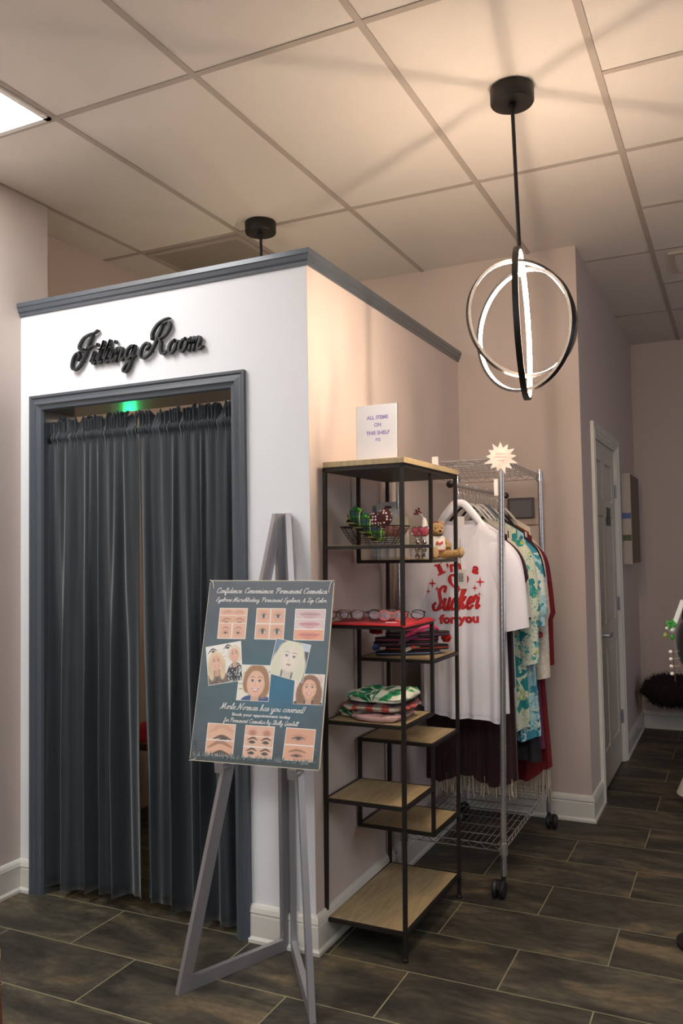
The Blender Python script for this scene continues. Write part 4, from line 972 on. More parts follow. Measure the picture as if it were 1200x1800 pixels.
# clear packets standing behind on the next board
M_pack = mat('packet_card', (222, 220, 216), .4, noise_amt=.18, noise_scale=45); M_pack2 = mat('cream_card', (214, 200, 172), .5, noise_amt=.12, noise_scale=40); M_pack3 = mat('blue_grey_card', (150, 156, 170), .45, noise_amt=.25, noise_scale=50)
M_blist = mat('clear_blister', (236, 238, 242), .1, alpha=.25)
labs = ['blue grey packet, rearmost of the upright packets on the second board', 'grey clear packet in front of the blue grey one on the shelf', 'tall grey card packet with a purple mark and hanging slot', 'shorter pale packet leaning before the tall grey card packet',
        'cream carded packet beside the front post of the shelf', 'slim cream box at the right end of the upright packets']
for k, (u, v, w_, hgt, m, lab) in enumerate([(.44, .285, .05, .225, M_pack3, labs[0]), (.425, .262, .045, .230, M_pack, labs[1]), (.41, .226, .070, .236, M_pack, labs[2]), (.385, .187, .055, .205, M_pack, labs[3]), (.372, .150, .055, .165, M_pack2, labs[4]), (.352, .125, .022, .172, M_pack2, labs[5])]):
    p = Vector(st(u, v, ZBs + .0012)); t = thing('boxed_packet', lab, 'packet', p, 'packets on the second board')
    fn = lambda a, b, q, p=p: (p.x - q, p.y - a, p.z + b)
    g = MB(); g.prism([(-w_ / 2, 0), (w_ / 2, 0), (w_ / 2, hgt), (-w_ / 2, hgt)], lambda a, b, q: fn(a, b, q), .003); g.build('backing_card', m, t)
    g = MB(); g.prism([(-w_ * .4, .01), (w_ * .4, .01), (w_ * .4, hgt * .62), (-w_ * .4, hgt * .62)], lambda a, b, q: fn(a, b, q + .0032), .012); bevel(g.build('blister', M_blist, t), .003)
    if k == 2:
        g = MB(); g.lathe([(0, 0), (.011, 0), (.011, .001), (0, .001)], (0, 0, 0), 16); g.v = [Vector((p.x - .0035 - q.z, p.y - q.y * 1.5 - .0, p.z + hgt - .022 + q.x * .55)) for q in g.v]; g.build('printed_mark', mat('plum_mark', (96, 62, 84), .5), t)
# bottle stoppers and little bottle
M_silver = mat('polished_silver', (214, 210, 206), .15, 1.0); M_pink = mat('pink_enamel', (206, 84, 104), .25, coat=.6); M_red = mat('dark_red_enamel', (120, 24, 40), .3, coat=.5)
for (u, v, lab) in ((.375, .088, 'silver bottle stopper with a pink butterfly wing top, left one of the two'), (.372, .058, 'silver bottle stopper with a pink heart shaped top, right one beside the teddy')):
    p = Vector(st(u, v, ZBs + .0012)); t = thing('bottle_stopper', lab, 'bottle stopper', p, 'bottle stoppers beside the teddy')
    g = MB(); g.lathe([(0, 0), (.009, .0), (.012, .012), (.006, .022), (.010, .034), (.014, .046), (.009, .058), (.012, .066), (.005, .074), (.004, .086), (0, .086)], tuple(p), 20); g.build('stem', M_silver, t, smooth=60)
    c = p + Vector((0, 0, .106)); g = MB()
    for s_ in (-1, 1):
        g.ball(c + Vector((0, s_ * .008, .004)), (.004, .013, .019), 14, Matrix.Rotation(s_ * -.35, 3, 'X'))
    g.build('wing', M_pink, t, smooth=True)
    g = MB()
    for s_ in (-1, 1):
        ring = [c + Vector((-.0005, s_ * .008, .004)) + Matrix.Rotation(s_ * -.35, 3, 'X') @ Vector((0, .014 * math.cos(a), .020 * math.sin(a))) for a in np.linspace(0, 2 * PI, 25)[:-1]]
        g.tube(ring, .0014, 6, closed=True)
    g.build('silver_outline', M_silver, t)
p = Vector(st(.425, .075, ZBs + .0012)); t = thing('perfume_bottle', 'slim white bottle with a small dark red flower on top beside the teddy', 'bottle', p)
g = MB(); g.lathe([(0, 0), (.016, 0), (.017, .004), (.017, .125), (.012, .15), (.007, .165), (0, .168)], tuple(p), 20); g.build('bottle_body', mat('frosted_bottle', (206, 200, 200), .3, coat=.3), t, smooth=50)
g = MB(); g.tube([p + Vector((0, 0, .16)), p + Vector((-.002, .012, .182)), p + Vector((-.004, .026, .188))], .0016, 6); g.build('stalk', M_silver, t)
g = MB()
for k in range(7):
    a = k * 2.4; r = .004 + .0022 * k; g.ball(p + Vector((-.004, .026 + r * math.cos(a), .190 + r * .8 * math.sin(a))), (.0045, .0055, .0055), 8)
g.build('flower', M_red, t, smooth=True)

# teddy bear
def fur_mat(name, c, c2):
    m = mat(name, c, .95, rgb2=c2, noise_scale=160, bump=.8, bump_scale=320, sheen=.6); return m
M_fur = fur_mat('golden_plush', (206, 164, 96), (160, 116, 60)); M_fur2 = fur_mat('pale_plush', (220, 188, 132), (186, 146, 92))
tp = Vector(st(.505, .055, ZBs + .0012)); t = thing('teddy_bear', 'small golden teddy bear in a white shirt sitting at the shelf corner', 'teddy bear', tp)
FW = Vector((-.80, -.60, 0)).normalized(); RT = Vector((.60, -.80, 0))   # forward, and picture-right
def tb(f, r, z): return tp + FW * f + RT * r + Vector((0, 0, z))
rotb = Matrix((FW, RT, Vector((0, 0, 1)))).transposed()
g = MB()
g.ball(tb(0, 0, .045), (.030, .033, .044), 16, rotb); g.ball(tb(.0, 0, .033), (.033, .037, .032), 16, rotb)
g.ball(tb(.006, 0, .118), (.031, .034, .031), 18, rotb)                     # head
g.ball(tb(.034, .002, .108), (.014, .016, .012), 14, rotb)                  # muzzle
for s_ in (-1, 1): g.ball(tb(-.004, s_ * .027, .143), (.007, .012, .012), 12, rotb)
g.tube(crom([tb(.0, .028, .075), tb(.018, .046, .055), tb(.034, .040, .040)], 5), [.013 - .0001 * k for k in range(11)], 12)
g.tube(crom([tb(.0, -.028, .075), tb(.018, -.044, .055), tb(.034, -.036, .040)], 5), [.013] * 11, 12)
g.tube(crom([tb(.01, -.022, .018), tb(.05, -.030, .018), tb(.072, -.032, .020)], 5), [.017] * 11, 14)
g.tube(crom([tb(.008, .020, .018), tb(.03, .050, .017), tb(.046, .078, .020)], 5), [.017] * 11, 14)
g.ball(tb(.078, -.033, .024), (.014, .018, .024), 14, rotb); g.ball(tb(.052, .084, .024), (.017, .015, .024), 14, rotb)
body = g.build('body', M_fur, t, smooth=True)
rm = body.modifiers.new('merge', 'REMESH'); rm.mode = 'VOXEL'; rm.voxel_size = .0022; rm.use_smooth_shade = True
g = MB(); g.ball(tb(.0885, -.034, .024), (.005, .014, .019), 14, rotb); g.build('foot_pad', M_fur2, t, smooth=True)
g = MB(); g.ball(tb(.064, .086, .024), (.008, .012, .018), 14, rotb); g.build('foot_pad', M_fur2, t, smooth=True)
g = MB(); g.ball(tb(.0475, .003, .113), (.004, .0065, .0045), 12, rotb); g.build('nose', mat('brown_nose', (50, 28, 24), .3), t, smooth=True)
for s_ in (-1, 1): g = MB(); g.ball(tb(.0335, s_ * .013, .124), .0027, 10); g.build('eye', mat('bead_eye', (18, 12, 10), .15), t, smooth=True)
g = MB()
def shirtf(u, v):
    a = 2 * PI * u; z = .034 + .058 * (1 - v); k = 1 - ((z - .045) / .075) ** 2
    return tuple(tb(0, 0, z) + FW * math.cos(a) * (.0375 * math.sqrt(max(.2, k)) + .002 * math.sin(5 * a)) + RT * math.sin(a) * (.0405 * math.sqrt(max(.2, k))))
g.grid(shirtf, 32, 8); g.build('shirt', mat('tiny_white_shirt', (232, 224, 214), .7), t, smooth=True)
g = MB(); g.grid(lambda u, v: tuple(Vector(shirtf(u, .93 + .09 * v)) * 1.0 + (Vector(shirtf(u, .95)) - tb(0, 0, Vector(shirtf(u, .95)).z - tp.z)) * .02), 32, 1); g.build('pink_hem', mat('pink_hem', (214, 130, 130), .7), t)
g = MB(); g.grid(lambda u, v: tuple(tb(.0405 - .002 * v + .001, -.014 + .030 * u, .058 + .010 * v + .003 * math.sin(9 * u))), 8, 2); g.build('chest_print', mat('red_print_tiny', (190, 60, 66), .6), t)
g = MB(); g.tube([tb(.008, -.020, .146), tb(.010, 0, .151), tb(.008, .010, .149)], .0028, 6); g.build('ribbon', M_red, t)

# red felt mat and reading glasses
g = MB(); g.T = ST
g.grid(lambda u, v: (-.014 + .318 * u, -.012 + .33 * v, ZCs + .0035 + .009 * (.5 + .5 * nz(u * 4, v * 4, 2)) * (1 if .03 < v < .97 and u > .03 else .2) - (.006 if v in (0, 1) else 0)), 34, 34)
o = g.build('felt_mat', mat('red_felt', (178, 16, 26), .95, sheen=.1, noise_amt=.12, noise_scale=60), smooth=True); o.modifiers.new('s', 'SOLIDIFY').thickness = .003
tag(o, 'bright red felt mat laid under the reading glasses', 'mat')
M_lens = mat('spectacle_lens', (225, 225, 232), .03, alpha=.22)
def glasses(c, rz, m, lab, s=1.0, tip=0.0, grp='reading glasses on the red mat'):
    t = thing('reading_glasses', lab, 'glasses', c, grp)
    T = Matrix.Translation(c) @ Matrix.Rotation(rz, 4, 'Z') @ Matrix.Rotation(tip, 4, 'X')
    for s_ in (-1, 1):
        g = MB(); g.T = T; cx = s_ * .034 * s
        ring = [(cx + .027 * s * math.cos(a), 0.002 * math.sin(a), .022 + .019 * s * math.sin(a)) for a in np.linspace(0, 2 * PI, 29)[:-1]]
        g.tube(ring, .0019, 6, closed=True); rim = g.build('rim', m, t, smooth=True)
        g = MB(); g.T = T; g.prism([(p[0] - 0, p[2]) for p in [(cx + .0262 * s * math.cos(a), 0, .022 + .0182 * s * math.sin(a)) for a in np.linspace(0, 2 * PI, 29)[:-1]]], lambda a, b, q: (a, q - .0006, b), .0012); g.build('lens', M_lens, rim)
        g = MB(); g.T = T; x0 = s_ * .062 * s
        g.tube([(x0, 0, .030), (x0 + s_ * .003, .006, .030), (x0 * .9, .014 + .004 * (s_ > 0), .028), (-x0 * .5, .020 + .005 * (s_ > 0), .022), (-x0 * .95, .024 + .005 * (s_ > 0), .012)], .0018, 6); g.build('temple', m, t, smooth=True)
    g = MB(); g.T = T; g.tube([(-.008 * s, 0, .028), (0, 0, .031), (.008 * s, 0, .028)], .0017, 6); g.build('bridge', m, t)
M_tort = mat('dark_tortoise', (70, 44, 32), .25, coat=.4, noise_amt=.4, noise_scale=70); M_bronze = mat('bronze_wire', (140, 112, 84), .3, .8); M_coral = mat('coral_frame', (224, 112, 96), .35); M_blk = mat('gloss_black', (20, 18, 20), .2)
gz = ZCs + .013
for u, v, rz, m, lab in ((.05, .280, -1.25, M_bronze, 'bronze wire reading glasses at the left end of the red mat'), (.06, .235, -1.45, M_bronze, 'bronze wire reading glasses second from the left on the mat'),
                         (.07, .178, -1.40, M_tort, 'large dark tortoiseshell glasses left of the middle of the mat'), (.12, .130, -1.2, M_tort, 'brown glasses just left of the shelf front post'),
                         (.06, .102, -1.55, M_blk, 'black rimmed glasses next to the coral pair on the mat'), (.055, .062, -1.6, M_coral, 'coral pink reading glasses near the shelf front post'), (.12, .022, -1.3, M_blk, 'black reading glasses at the right front corner of the mat')):
    glasses(st(u, v, gz), rz, m, lab, .9, .25)
g = MB(); p = Vector(st(.012, .05, gz)); g.box((p.x - .006, p.y - .02, p.z - .001), (p.x + .006, p.y + .02, p.z + .0008)); tag(g.build('price_tag', M_paper), 'tiny white price tag lying by the coral glasses', 'tag')

# flip flops
def sole_outline(L, W, n=36):
    o = []
    for i in range(n):
        a = 2 * PI * i / n; x = -math.cos(a); y = math.sin(a); w_ = W / 2 * (.86 + .14 * x - .10 * math.cos(2.2 * x)); o.append((x * L / 2, y * abs(y) ** -.25 * w_ if abs(y) > 1e-3 else 0))
    return o
def flipflop(c, rz, colm, strapm, lab, extra=None):
    t = thing('flip_flop', lab, 'sandal', c, 'flip flops stacked on the board')
    T = Matrix.Translation(c) @ Matrix.Rotation(rz, 4, 'Z'); L, W = .262, .100
    ol = sole_outline(L, W)
    for name, z0, z1, m, s_ in (('outsole', 0, .007, M_foam, 1.0), ('edge_stripe', .007, .010, colm, 1.006), ('footbed', .010, .0175, M_foam, 1.0)):
        g = MB(); g.T = T; g.prism([(a * s_, b * s_) for a, b in ol], lambda a, b, q: (a, b, z0 + q), z1 - z0); g.build(name, m, t, smooth=40)
    for s_ in (-1, 1):
        g = MB(); g.T = T
        P = crom([(.088, 0, .016), (.075, s_ * .010, .030), (.03, s_ * .034, .036), (-.02, s_ * .046, .020), (-.035, s_ * .047, .012)], 6); vs = []; fs = []
        for i, p in enumerate(P):
            w_ = .004 + .006 * min(1, i / 8); vs += [(p.x, p.y - w_ * .3 * s_, p.z + w_), (p.x, p.y + w_ * .3 * s_, p.z - w_ * .6)]
        fs = [(2 * i, 2 * i + 1, 2 * i + 3, 2 * i + 2) for i in range(len(P) - 1)]
        g.add(vs, fs); o = g.build('strap', strapm, t, smooth=True); o.modifiers.new('s', 'SOLIDIFY').thickness = .003
    return t
M_foam = mat('black_foam', (44, 34, 36), .85); M_fux = mat('fuchsia_strap', (206, 60, 110), .45); M_orange = mat('orange_strap', (226, 76, 50), .6)
M_blue = mat('pale_blue_strap', (120, 150, 210), .6); M_wht = mat('off_white_strap', (206, 200, 192), .5); M_pur = mat('plum_edge', (120, 60, 100), .5)
fz = ZD + .0012; dirz = math.atan2(-.85, .53)
ff = [(.43, .155, 0, dirz, M_blue, M_wht, 'black flip flop with a pale blue edge, bottom of the stack'), (.455, .125, .0185, dirz + .06, M_orange, M_orange, 'black flip flop with an orange edge, second from the bottom'),
      (.42, .160, .037, dirz - .05, M_pur, M_pur, 'black flip flop with a plum edge in the middle of the stack'), (.425, .158, .0555, dirz + .03, M_fux, M_fux, 'black flip flop with fuchsia straps, near the stack top'), (.450, .125, .074, dirz - .04, M_pur, M_fux, 'black flip flop with pink straps, topmost of the stack')]
for u, v, dz, rz, cm, sm, lab in ff: 
    if dz < .07 and dz > .05 or dz in (0, .0185, .037): flipflop(st(u, v, fz + dz), rz, cm, sm, lab)
flipflop(st(.450, .120, fz + .074), dirz - .04, M_pur, M_fux, ff[4][6])
def pompom(c, r, m, lab, seed):
    rnd = random.Random(seed); g = MB(); c = Vector(c)
    for k in range(260):
        d = Vector((rnd.gauss(0, 1), rnd.gauss(0, 1), rnd.gauss(0, .7))).normalized(); q = d.cross(Vector((.3, .5, .8))).normalized() * r * .22
        a = c + d * r * .25; b = c + d * r * rnd.uniform(.7, 1.1) * (1 if d.z > 0 else .8); b.z = max(b.z, c.z - r * .55)
        g.add([a - q * .3, a + q * .3, b + q, b - q], [(0, 1, 2, 3)])
    tag(g.build('tulle_bow', m, smooth=False), lab, 'bow')
pompom(st(.352, .262, fz + .108), .036, mat('crimson_tulle', (196, 24, 54), .8), 'crimson tulle bow on the left end of the flip flop stack', 2)
pompom(st(.50, .015, fz + .060), .022, mat('orange_tulle', (230, 66, 36), .8), 'orange tulle bow at the right end of the flip flops', 3)
pompom(st(.345, .258, fz + .030), .017, mat('blue_tulle', (130, 150, 214), .8), 'pale blue tulle bow low in the flip flop stack', 4)

# folded clothes on the lower board
def leaf_mat(name, base, c1, c2, scale=26):
    return ramp_mat(name, 'voronoi', [(0.0, c2), (.22, c1), (.40, base)], scale, .8, stretch=(1, .45, 1.6), distort=.25)
M_palm = bpy.data.materials.new('palm_leaf_print'); M_palm.use_nodes = True
def _palm():
    nt = M_palm.node_tree; b = nt.nodes['Principled BSDF']; b.inputs['Roughness'].default_value = .8
    tc = nt.nodes.new('ShaderNodeTexCoord'); v = node(nt, 'ShaderNodeTexVoronoi', Scale=21.0); nt.links.new(tc.outputs['Object'], v.inputs['Vector'])
    # leaflets: angular stripes about each cell centre
    sb = nt.nodes.new('ShaderNodeVectorMath'); sb.operation = 'SUBTRACT'
    sc = nt.nodes.new('ShaderNodeVectorMath'); sc.operation = 'SCALE'; sc.inputs['Scale'].default_value = 21.0
    nt.links.new(tc.outputs['Object'], sc.inputs[0]); nt.links.new(sc.outputs[0], sb.inputs[0])
    s2 = nt.nodes.new('ShaderNodeVectorMath'); s2.operation = 'SCALE'; s2.inputs['Scale'].default_value = 21.0; nt.links.new(v.outputs['Position'], s2.inputs[0]); nt.links.new(v.outputs['Position'], sb.inputs[1])
    sp = nt.nodes.new('ShaderNodeSeparateXYZ'); nt.links.new(sb.outputs[0], sp.inputs[0])
    at = nt.nodes.new('ShaderNodeMath'); at.operation = 'ARCTAN2'; nt.links.new(sp.outputs['Z'], at.inputs[0]); nt.links.new(sp.outputs['Y'], at.inputs[1])
    ml = nt.nodes.new('ShaderNodeMath'); ml.operation = 'MULTIPLY'; ml.inputs[1].default_value = 9; nt.links.new(at.outputs[0], ml.inputs[0])
    sn = nt.nodes.new('ShaderNodeMath'); sn.operation = 'SINE'; nt.links.new(ml.outputs[0], sn.inputs[0])
    ad = nt.nodes.new('ShaderNodeMath'); ad.operation = 'MULTIPLY_ADD'; ad.inputs[1].default_value = .28; nt.links.new(sn.outputs[0], ad.inputs[0]); nt.links.new(v.outputs['Distance'], ad.inputs[2])
    r = nt.nodes.new('ShaderNodeValToRGB'); r.color_ramp.interpolation = 'CONSTANT'; nt.links.new(ad.outputs[0], r.inputs[0]); el = r.color_ramp.elements; el.new(.5); el.new(.6)
    for e, (p, c) in zip(el, ((0, (20, 92, 66)), (.16, (44, 146, 96)), (.40, (128, 190, 130)), (.48, (228, 226, 206)))): e.position = p; e.color = lin(c) + (1,)
    nt.links.new(r.outputs[0], b.inputs['Base Color'])
_palm()
M_cplaid = plaid_mat('red_black_check', (206, 196, 176), [(1, 16, .45, .2, (206, 74, 54), .9), (2, 40, .5, .1, (60, 30, 44), .75), (0, 18, .4, .6, (70, 74, 96), .6)])
def folded(u0, u1, v0, v1, z0, z1, m, lab, seed, layers=3):
    g = MB(); g.T = ST; cu, cv = (u0 + u1) / 2, (v0 + v1) / 2; a, b = (u1 - u0) / 2, (v1 - v0) / 2
    def f(u, v):
        th = 2 * PI * u; ph = PI * (v - .5) * 1.0; c, s = math.cos(th), math.sin(th); cp, sp2 = math.cos(ph), math.sin(ph)
        r = max(0, cp) ** .35; n = nz(c * 2.2 + seed, s * 2.2, sp2 * 3)
        x = cu + a * math.copysign(abs(c) ** .55, c) * r * (1 + .08 * n + .03 * math.sin(layers * 2 * ph))
        y = cv + b * math.copysign(abs(s) ** .55, s) * r * (1 + .07 * n + .03 * math.sin(layers * 2 * ph + 1))
        top = z1 + .018 * nz(x * 16 + seed, y * 14, seed) + .010 * nz(x * 34, y * 38, seed) + .004 * abs(nz(x * 70, y * 60, seed))
        z = z0 + .0008 + (top - z0) * (.5 + .5 * math.copysign(abs(sp2) ** .8, sp2)); return (x, y, max(z, z0 + .0005))
    g.grid(f, 72, 30)
    tag(g.build('folded_garment', m, smooth=True), lab, 'folded clothes', 'folded clothes on the shelf')
M_pinkc = mat('pale_pink_cotton', (226, 182, 176), .8, noise_amt=.08)
ze = ZE + .001
folded(.06, .262, .15, .302, ze, ze + .036, M_palm, 'white garment with green leaves, lowest at the left of the folded pile', 4)
folded(.012, .235, .035, .225, ze, ze + .026, M_pinkc, 'pale pink folded garment at the bottom front of the pile', 9)
folded(.03, .25, .012, .284, ze + .028, ze + .060, M_cplaid, 'red and black checked folded shirt in the middle of the pile', 15)
folded(.03, .26, .018, .262, ze + .062, ze + .096, M_palm, 'white garment with green palm leaves crumpled on top of the pile', 21)

# ------------------------------------------------------------------ chrome wire clothes rack
M_cast = mat('black_caster', (30, 26, 26), .5)
RK = thing('clothes_rack', 'chrome wire shelving rack on black casters hung with clothes', 'clothes rack', (1.2, -.26, 0))
PC = {'nr': ((.742, -.486), (.748, -.520)), 'fr': ((1.658, -.484), (1.652, -.486)), 'fl': ((1.668, -.036), (1.650, -.044)), 'nl': ((.738, -.050), (.742, -.056))}
ztop = {'nr': 1.845, 'fr': 1.838, 'fl': 1.838, 'nl': 1.838}
def pp(k, z):
    a, b = PC[k]; f = z / 1.82; return Vector((a[0] + (b[0] - a[0]) * f, a[1] + (b[1] - a[1]) * f, z))
for k in PC:
    g = MB(); prof = []; z = .085
    while z < ztop[k] - .012: prof += [(.0127, z), (.0127, z + .0215), (.0112, z + .0225), (.0112, z + .0245)]; z += .0254
    prof += [(.0127, z), (.0127, ztop[k] - .004), (.010, ztop[k])]
    vs = []; n = 16; fs = []
    for r, zz in prof:
        c = pp(k, zz)
        for q in range(n): a = 2 * PI * q / n; vs.append((c.x + r * math.cos(a), c.y + r * math.sin(a), zz))
    for i in range(len(prof) - 1):
        for q in range(n): q2 = (q + 1) % n; fs.append((i * n + q, i * n + q2, (i + 1) * n + q2, (i + 1) * n + q))
    fs.append(tuple((len(prof) - 1) * n + q for q in range(n)))
    g.add(vs, fs); g.build('post', M_chrome, RK, smooth=35)
    for zc in (.195, 1.800):
        c = pp(k, zc); g = MB(); g.lathe([(.0128, -.024), (.0185, -.024), (.0165, .024), (.0128, .024)], tuple(c), 20); g.build('collar', M_chrome, RK, smooth=40)
    sx = {'nr': (-.020, .014), 'fr': (0, -.014), 'fl': (.008, .010), 'nl': (-.01, .01)}[k]
    c = pp(k, 0) ; cst = thing('x', None, None, tuple(c)); cst.name = 'caster'; cst.parent = RK; cst.location = c - ORG[RK.name]; ORG[cst.name] = Vector(c); 
    bpy.data.objects.remove(cst)
    g = MB(); g.tube([(c.x, c.y, .088), (c.x, c.y, .068)], .009, 10)
    w_ = Vector((sx[0], sx[1], 0)); wc = c + w_ + Vector((0, 0, .0365))
    g.prism([(-.012, 0), (.012, 0), (.020, -.030), (-.020, -.030)], lambda a, b, q: (wc.x + a, wc.y - .012 + q, .070 + b), .024)
    cf = g.build('caster', M_cast, RK)
    for s_ in (-1, 1):
        g = MB(); g.lathe([(0, s_ * .006), (.034, s_ * .006), (.0365, s_ * .010), (.0365, s_ * .020), (.032, s_ * .025), (0, s_ * .025)][::s_], tuple(wc), 28, 'Y'); g.build('wheel', M_cast, cf, smooth=40)
def wshelf(z):
    g = MB(); C = {k: pp(k, z) for k in PC}; up = Vector((0, 0, .012))
    order = ['nr', 'fr', 'fl', 'nl']
    for i in range(4):
        a, b = C[order[i]], C[order[(i + 1) % 4]]; d = (b - a).normalized(); a2, b2 = a + d * .016, b - d * .016
        g.tube([a2 + up, b2 + up], .0028, 6); g.tube([a2 - up, b2 - up], .0024, 6)
        L = (b2 - a2).length; n = int(L / .028); pts = [a2.lerp(b2, q / n) + (up if q % 2 else -up) * .9 for q in range(n + 1)]; g.tube(pts, .0019, 5)
    for q in range(1, 17):
        f = q / 17; p0 = C['nr'].lerp(C['nl'], f); p1 = C['fr'].lerp(C['fl'], f); g.tube([p0 + up * 1.05, p1 + up * 1.05], .0016, 5)
    for q in range(1, 8):
        f = q / 8; p0 = C['nr'].lerp(C['fr'], f); p1 = C['nl'].lerp(C['fl'], f); g.tube([p0 + up * .7, p1 + up * .7], .0026, 6)
    g.build('wire_shelf', M_chrome, RK, smooth=50)
wshelf(.195); wshelf(1.800)
YB_, ZBAR = -.300, 1.712
g = MB(); g.tube([(.735, YB_, ZBAR), (1.665, YB_, ZBAR)], .0095, 16); bar = g.build('hanging_bar', M_chrome, RK, smooth=50)
for x in (.77, 1.63): g = MB(); g.tube([(x, YB_, ZBAR), (x, YB_, 1.80)], .004, 8); g.build('bar_hook', M_chrome, RK)
for x in (.728, 1.672): g = MB(); g.ball((x, YB_, ZBAR), (.012, .017, .017), 14); g.build('bar_end_cap', M_cast, RK, smooth=True)
p = pp('nr', 1.66); t = MB().box((p.x - .004, p.y + .014, 1.655), (p.x + .003, p.y + .030, 1.725)).build('size_marker', mat('white_plastic', (232, 228, 226), .35)); tag(t, 'small white plastic marker on the near post of the clothes rack', 'marker')
# star sign on the near post
p = pp('nr', 1.835); t = thing('star_sign', 'white many pointed card star clipped on the near post of the rack', 'sign', tuple(p + Vector((-.016, 0, -.04))))
rs = random.Random(3); n = 13; star = []
for k in range(n):
    a = 2 * PI * k / n + .12; r1 = .062 + .018 * rs.random(); star.append((r1 * math.cos(a), r1 * .92 * math.sin(a))); a2 = a + PI / n; star.append((.043 * math.cos(a2), .043 * math.sin(a2)))
sd = Vector((-.9, -.42, 0)).normalized(); sr = Vector((.42, -.9, 0)).normalized(); sc_ = Vector((p.x - .018, p.y - .002, 1.812))
fst = lambda a, b, q: tuple(sc_ + sr * a + Vector((0, 0, b)) + sd * q)
g = MB(); g.prism(star, fst, .0018); g.build('card', mat('pearly_card', (206, 186, 178), .5, rgb2=(228, 214, 204), noise_scale=30, coat=.2), t)
g = MB()
for r_, (x0, x1) in enumerate(((-.018, .018), (-.024, .022), (-.014, .012))):
    y = .016 - r_ * .014; pts = [(x0 + (x1 - x0) * q / 14, y + .0028 * (1 if q % 2 else -1)) for q in range(15)]; g.tube([fst(a, b, .0024) for a, b in pts], .0007, 4)
g.build('faint_writing', mat('faded_red_ink', (190, 120, 112), .6), t)
g = MB(); g.tube([fst(0, -.02, -.006), fst(0, .01, -.006)], .004, 8); g.build('clip', M_silver, t)
p = pp('nl', 1.80).lerp(pp('fl', 1.80), .08); t = MB().box((1.10, -.30 - .012, 1.800), (1.104, -.30 + .018, 1.846)).build('shelf_label', M_paper); bpy.data.objects.remove(t)
q = pp('nr', 1.80).lerp(pp('nl', 1.80), .62); t = MB().box((q.x - .010, q.y - .014, 1.770), (q.x - .006, q.y + .014, 1.835)).build('shelf_label', mat('white_plastic', (232, 228, 226), .35)); tag(t, 'small white label clipped to the near edge of the rack top', 'label')

# ------------------------------------------------------------------ hangers and clothes
M_hw = mat('white_plastic_hanger', (238, 236, 242), .3, coat=.3); M_hk = mat('black_velvet_hanger', (22, 20, 22), .8); M_hc = mat('clear_hanger', (220, 214, 206), .25); M_hg = mat('grey_hanger', (110, 116, 124), .4)
def hanger(X, yc, m, lab, wide=False, zt=1.648, rz=0.0, half=.205):
    t = thing('clothes_hanger', lab, 'hanger', (X, yc, zt), 'hangers on the chrome bar')
    g = MB(); hk = [(X, yc, zt), (X, yc, zt + .03)]
    for k in range(12):
        a = -PI / 2 + (PI * 1.35) * k / 11; hk.append((X, yc + .0 + .0165 * math.cos(a), ZBAR - .006 + .0165 * 1.0 * math.sin(a) + .0095))
    hk = [(X, yc, zt), (X, yc, ZBAR - .03), (X, yc + .012, ZBAR - .022)] + [(X, yc + .0150 * math.cos(a), ZBAR + .0005 + .0150 * math.sin(a)) for a in np.linspace(-.7, PI * 1.02, 10)]
    # keep the hook centred on the bar even when the garment is off centre
    hk = [(p[0], p[1] + (YB_ - yc) * min(1, max(0, (p[2] - zt) / .03)), p[2]) for p in hk]
    g.tube(hk, .0017, 6); g.build('hook', M_chrome, t, smooth=True)
    g = MB(); w_ = .036 if wide else .012; th = .017 if wide else .008
    P = crom([(X, yc + half, zt - .215), (X, yc + half * .6, zt - .122), (X, yc + half * .28, zt - .040), (X, yc + .022, zt - .002), (X, yc, zt + .004), (X, yc - .022, zt - .002), (X, yc - half * .28, zt - .040), (X, yc - half * .6, zt - .122), (X, yc - half, zt - .215)], 5)
    vs = []; fs = []; n = 10; cz = math.cos(rz); sz = math.sin(rz)
    for i, p in enumerate(P):
        d = P[min(i + 1, len(P) - 1)] - P[max(0, i - 1)]; d.normalize(); nn = Vector((1, 0, 0)).cross(d)
        e = min(1, .45 + 1.2 * min(i, len(P) - 1 - i) / len(P) * 2)
        for q in range(n): a = 2 * PI * q / n; vs.append(p + Vector((1, 0, 0)) * th / 2 * math.cos(a) + nn * w_ / 2 * e * math.sin(a))
    for i in range(len(P) - 1):
        for q in range(n): q2 = (q + 1) % n; fs.append((i * n + q, i * n + q2, (i + 1) * n + q2, (i + 1) * n + q))
    fs += [tuple(range(n)), tuple((len(P) - 1) * n + q for q in range(n))]
    g.add(vs, fs); g.build('hanger_arms', m, t, smooth=True); return t

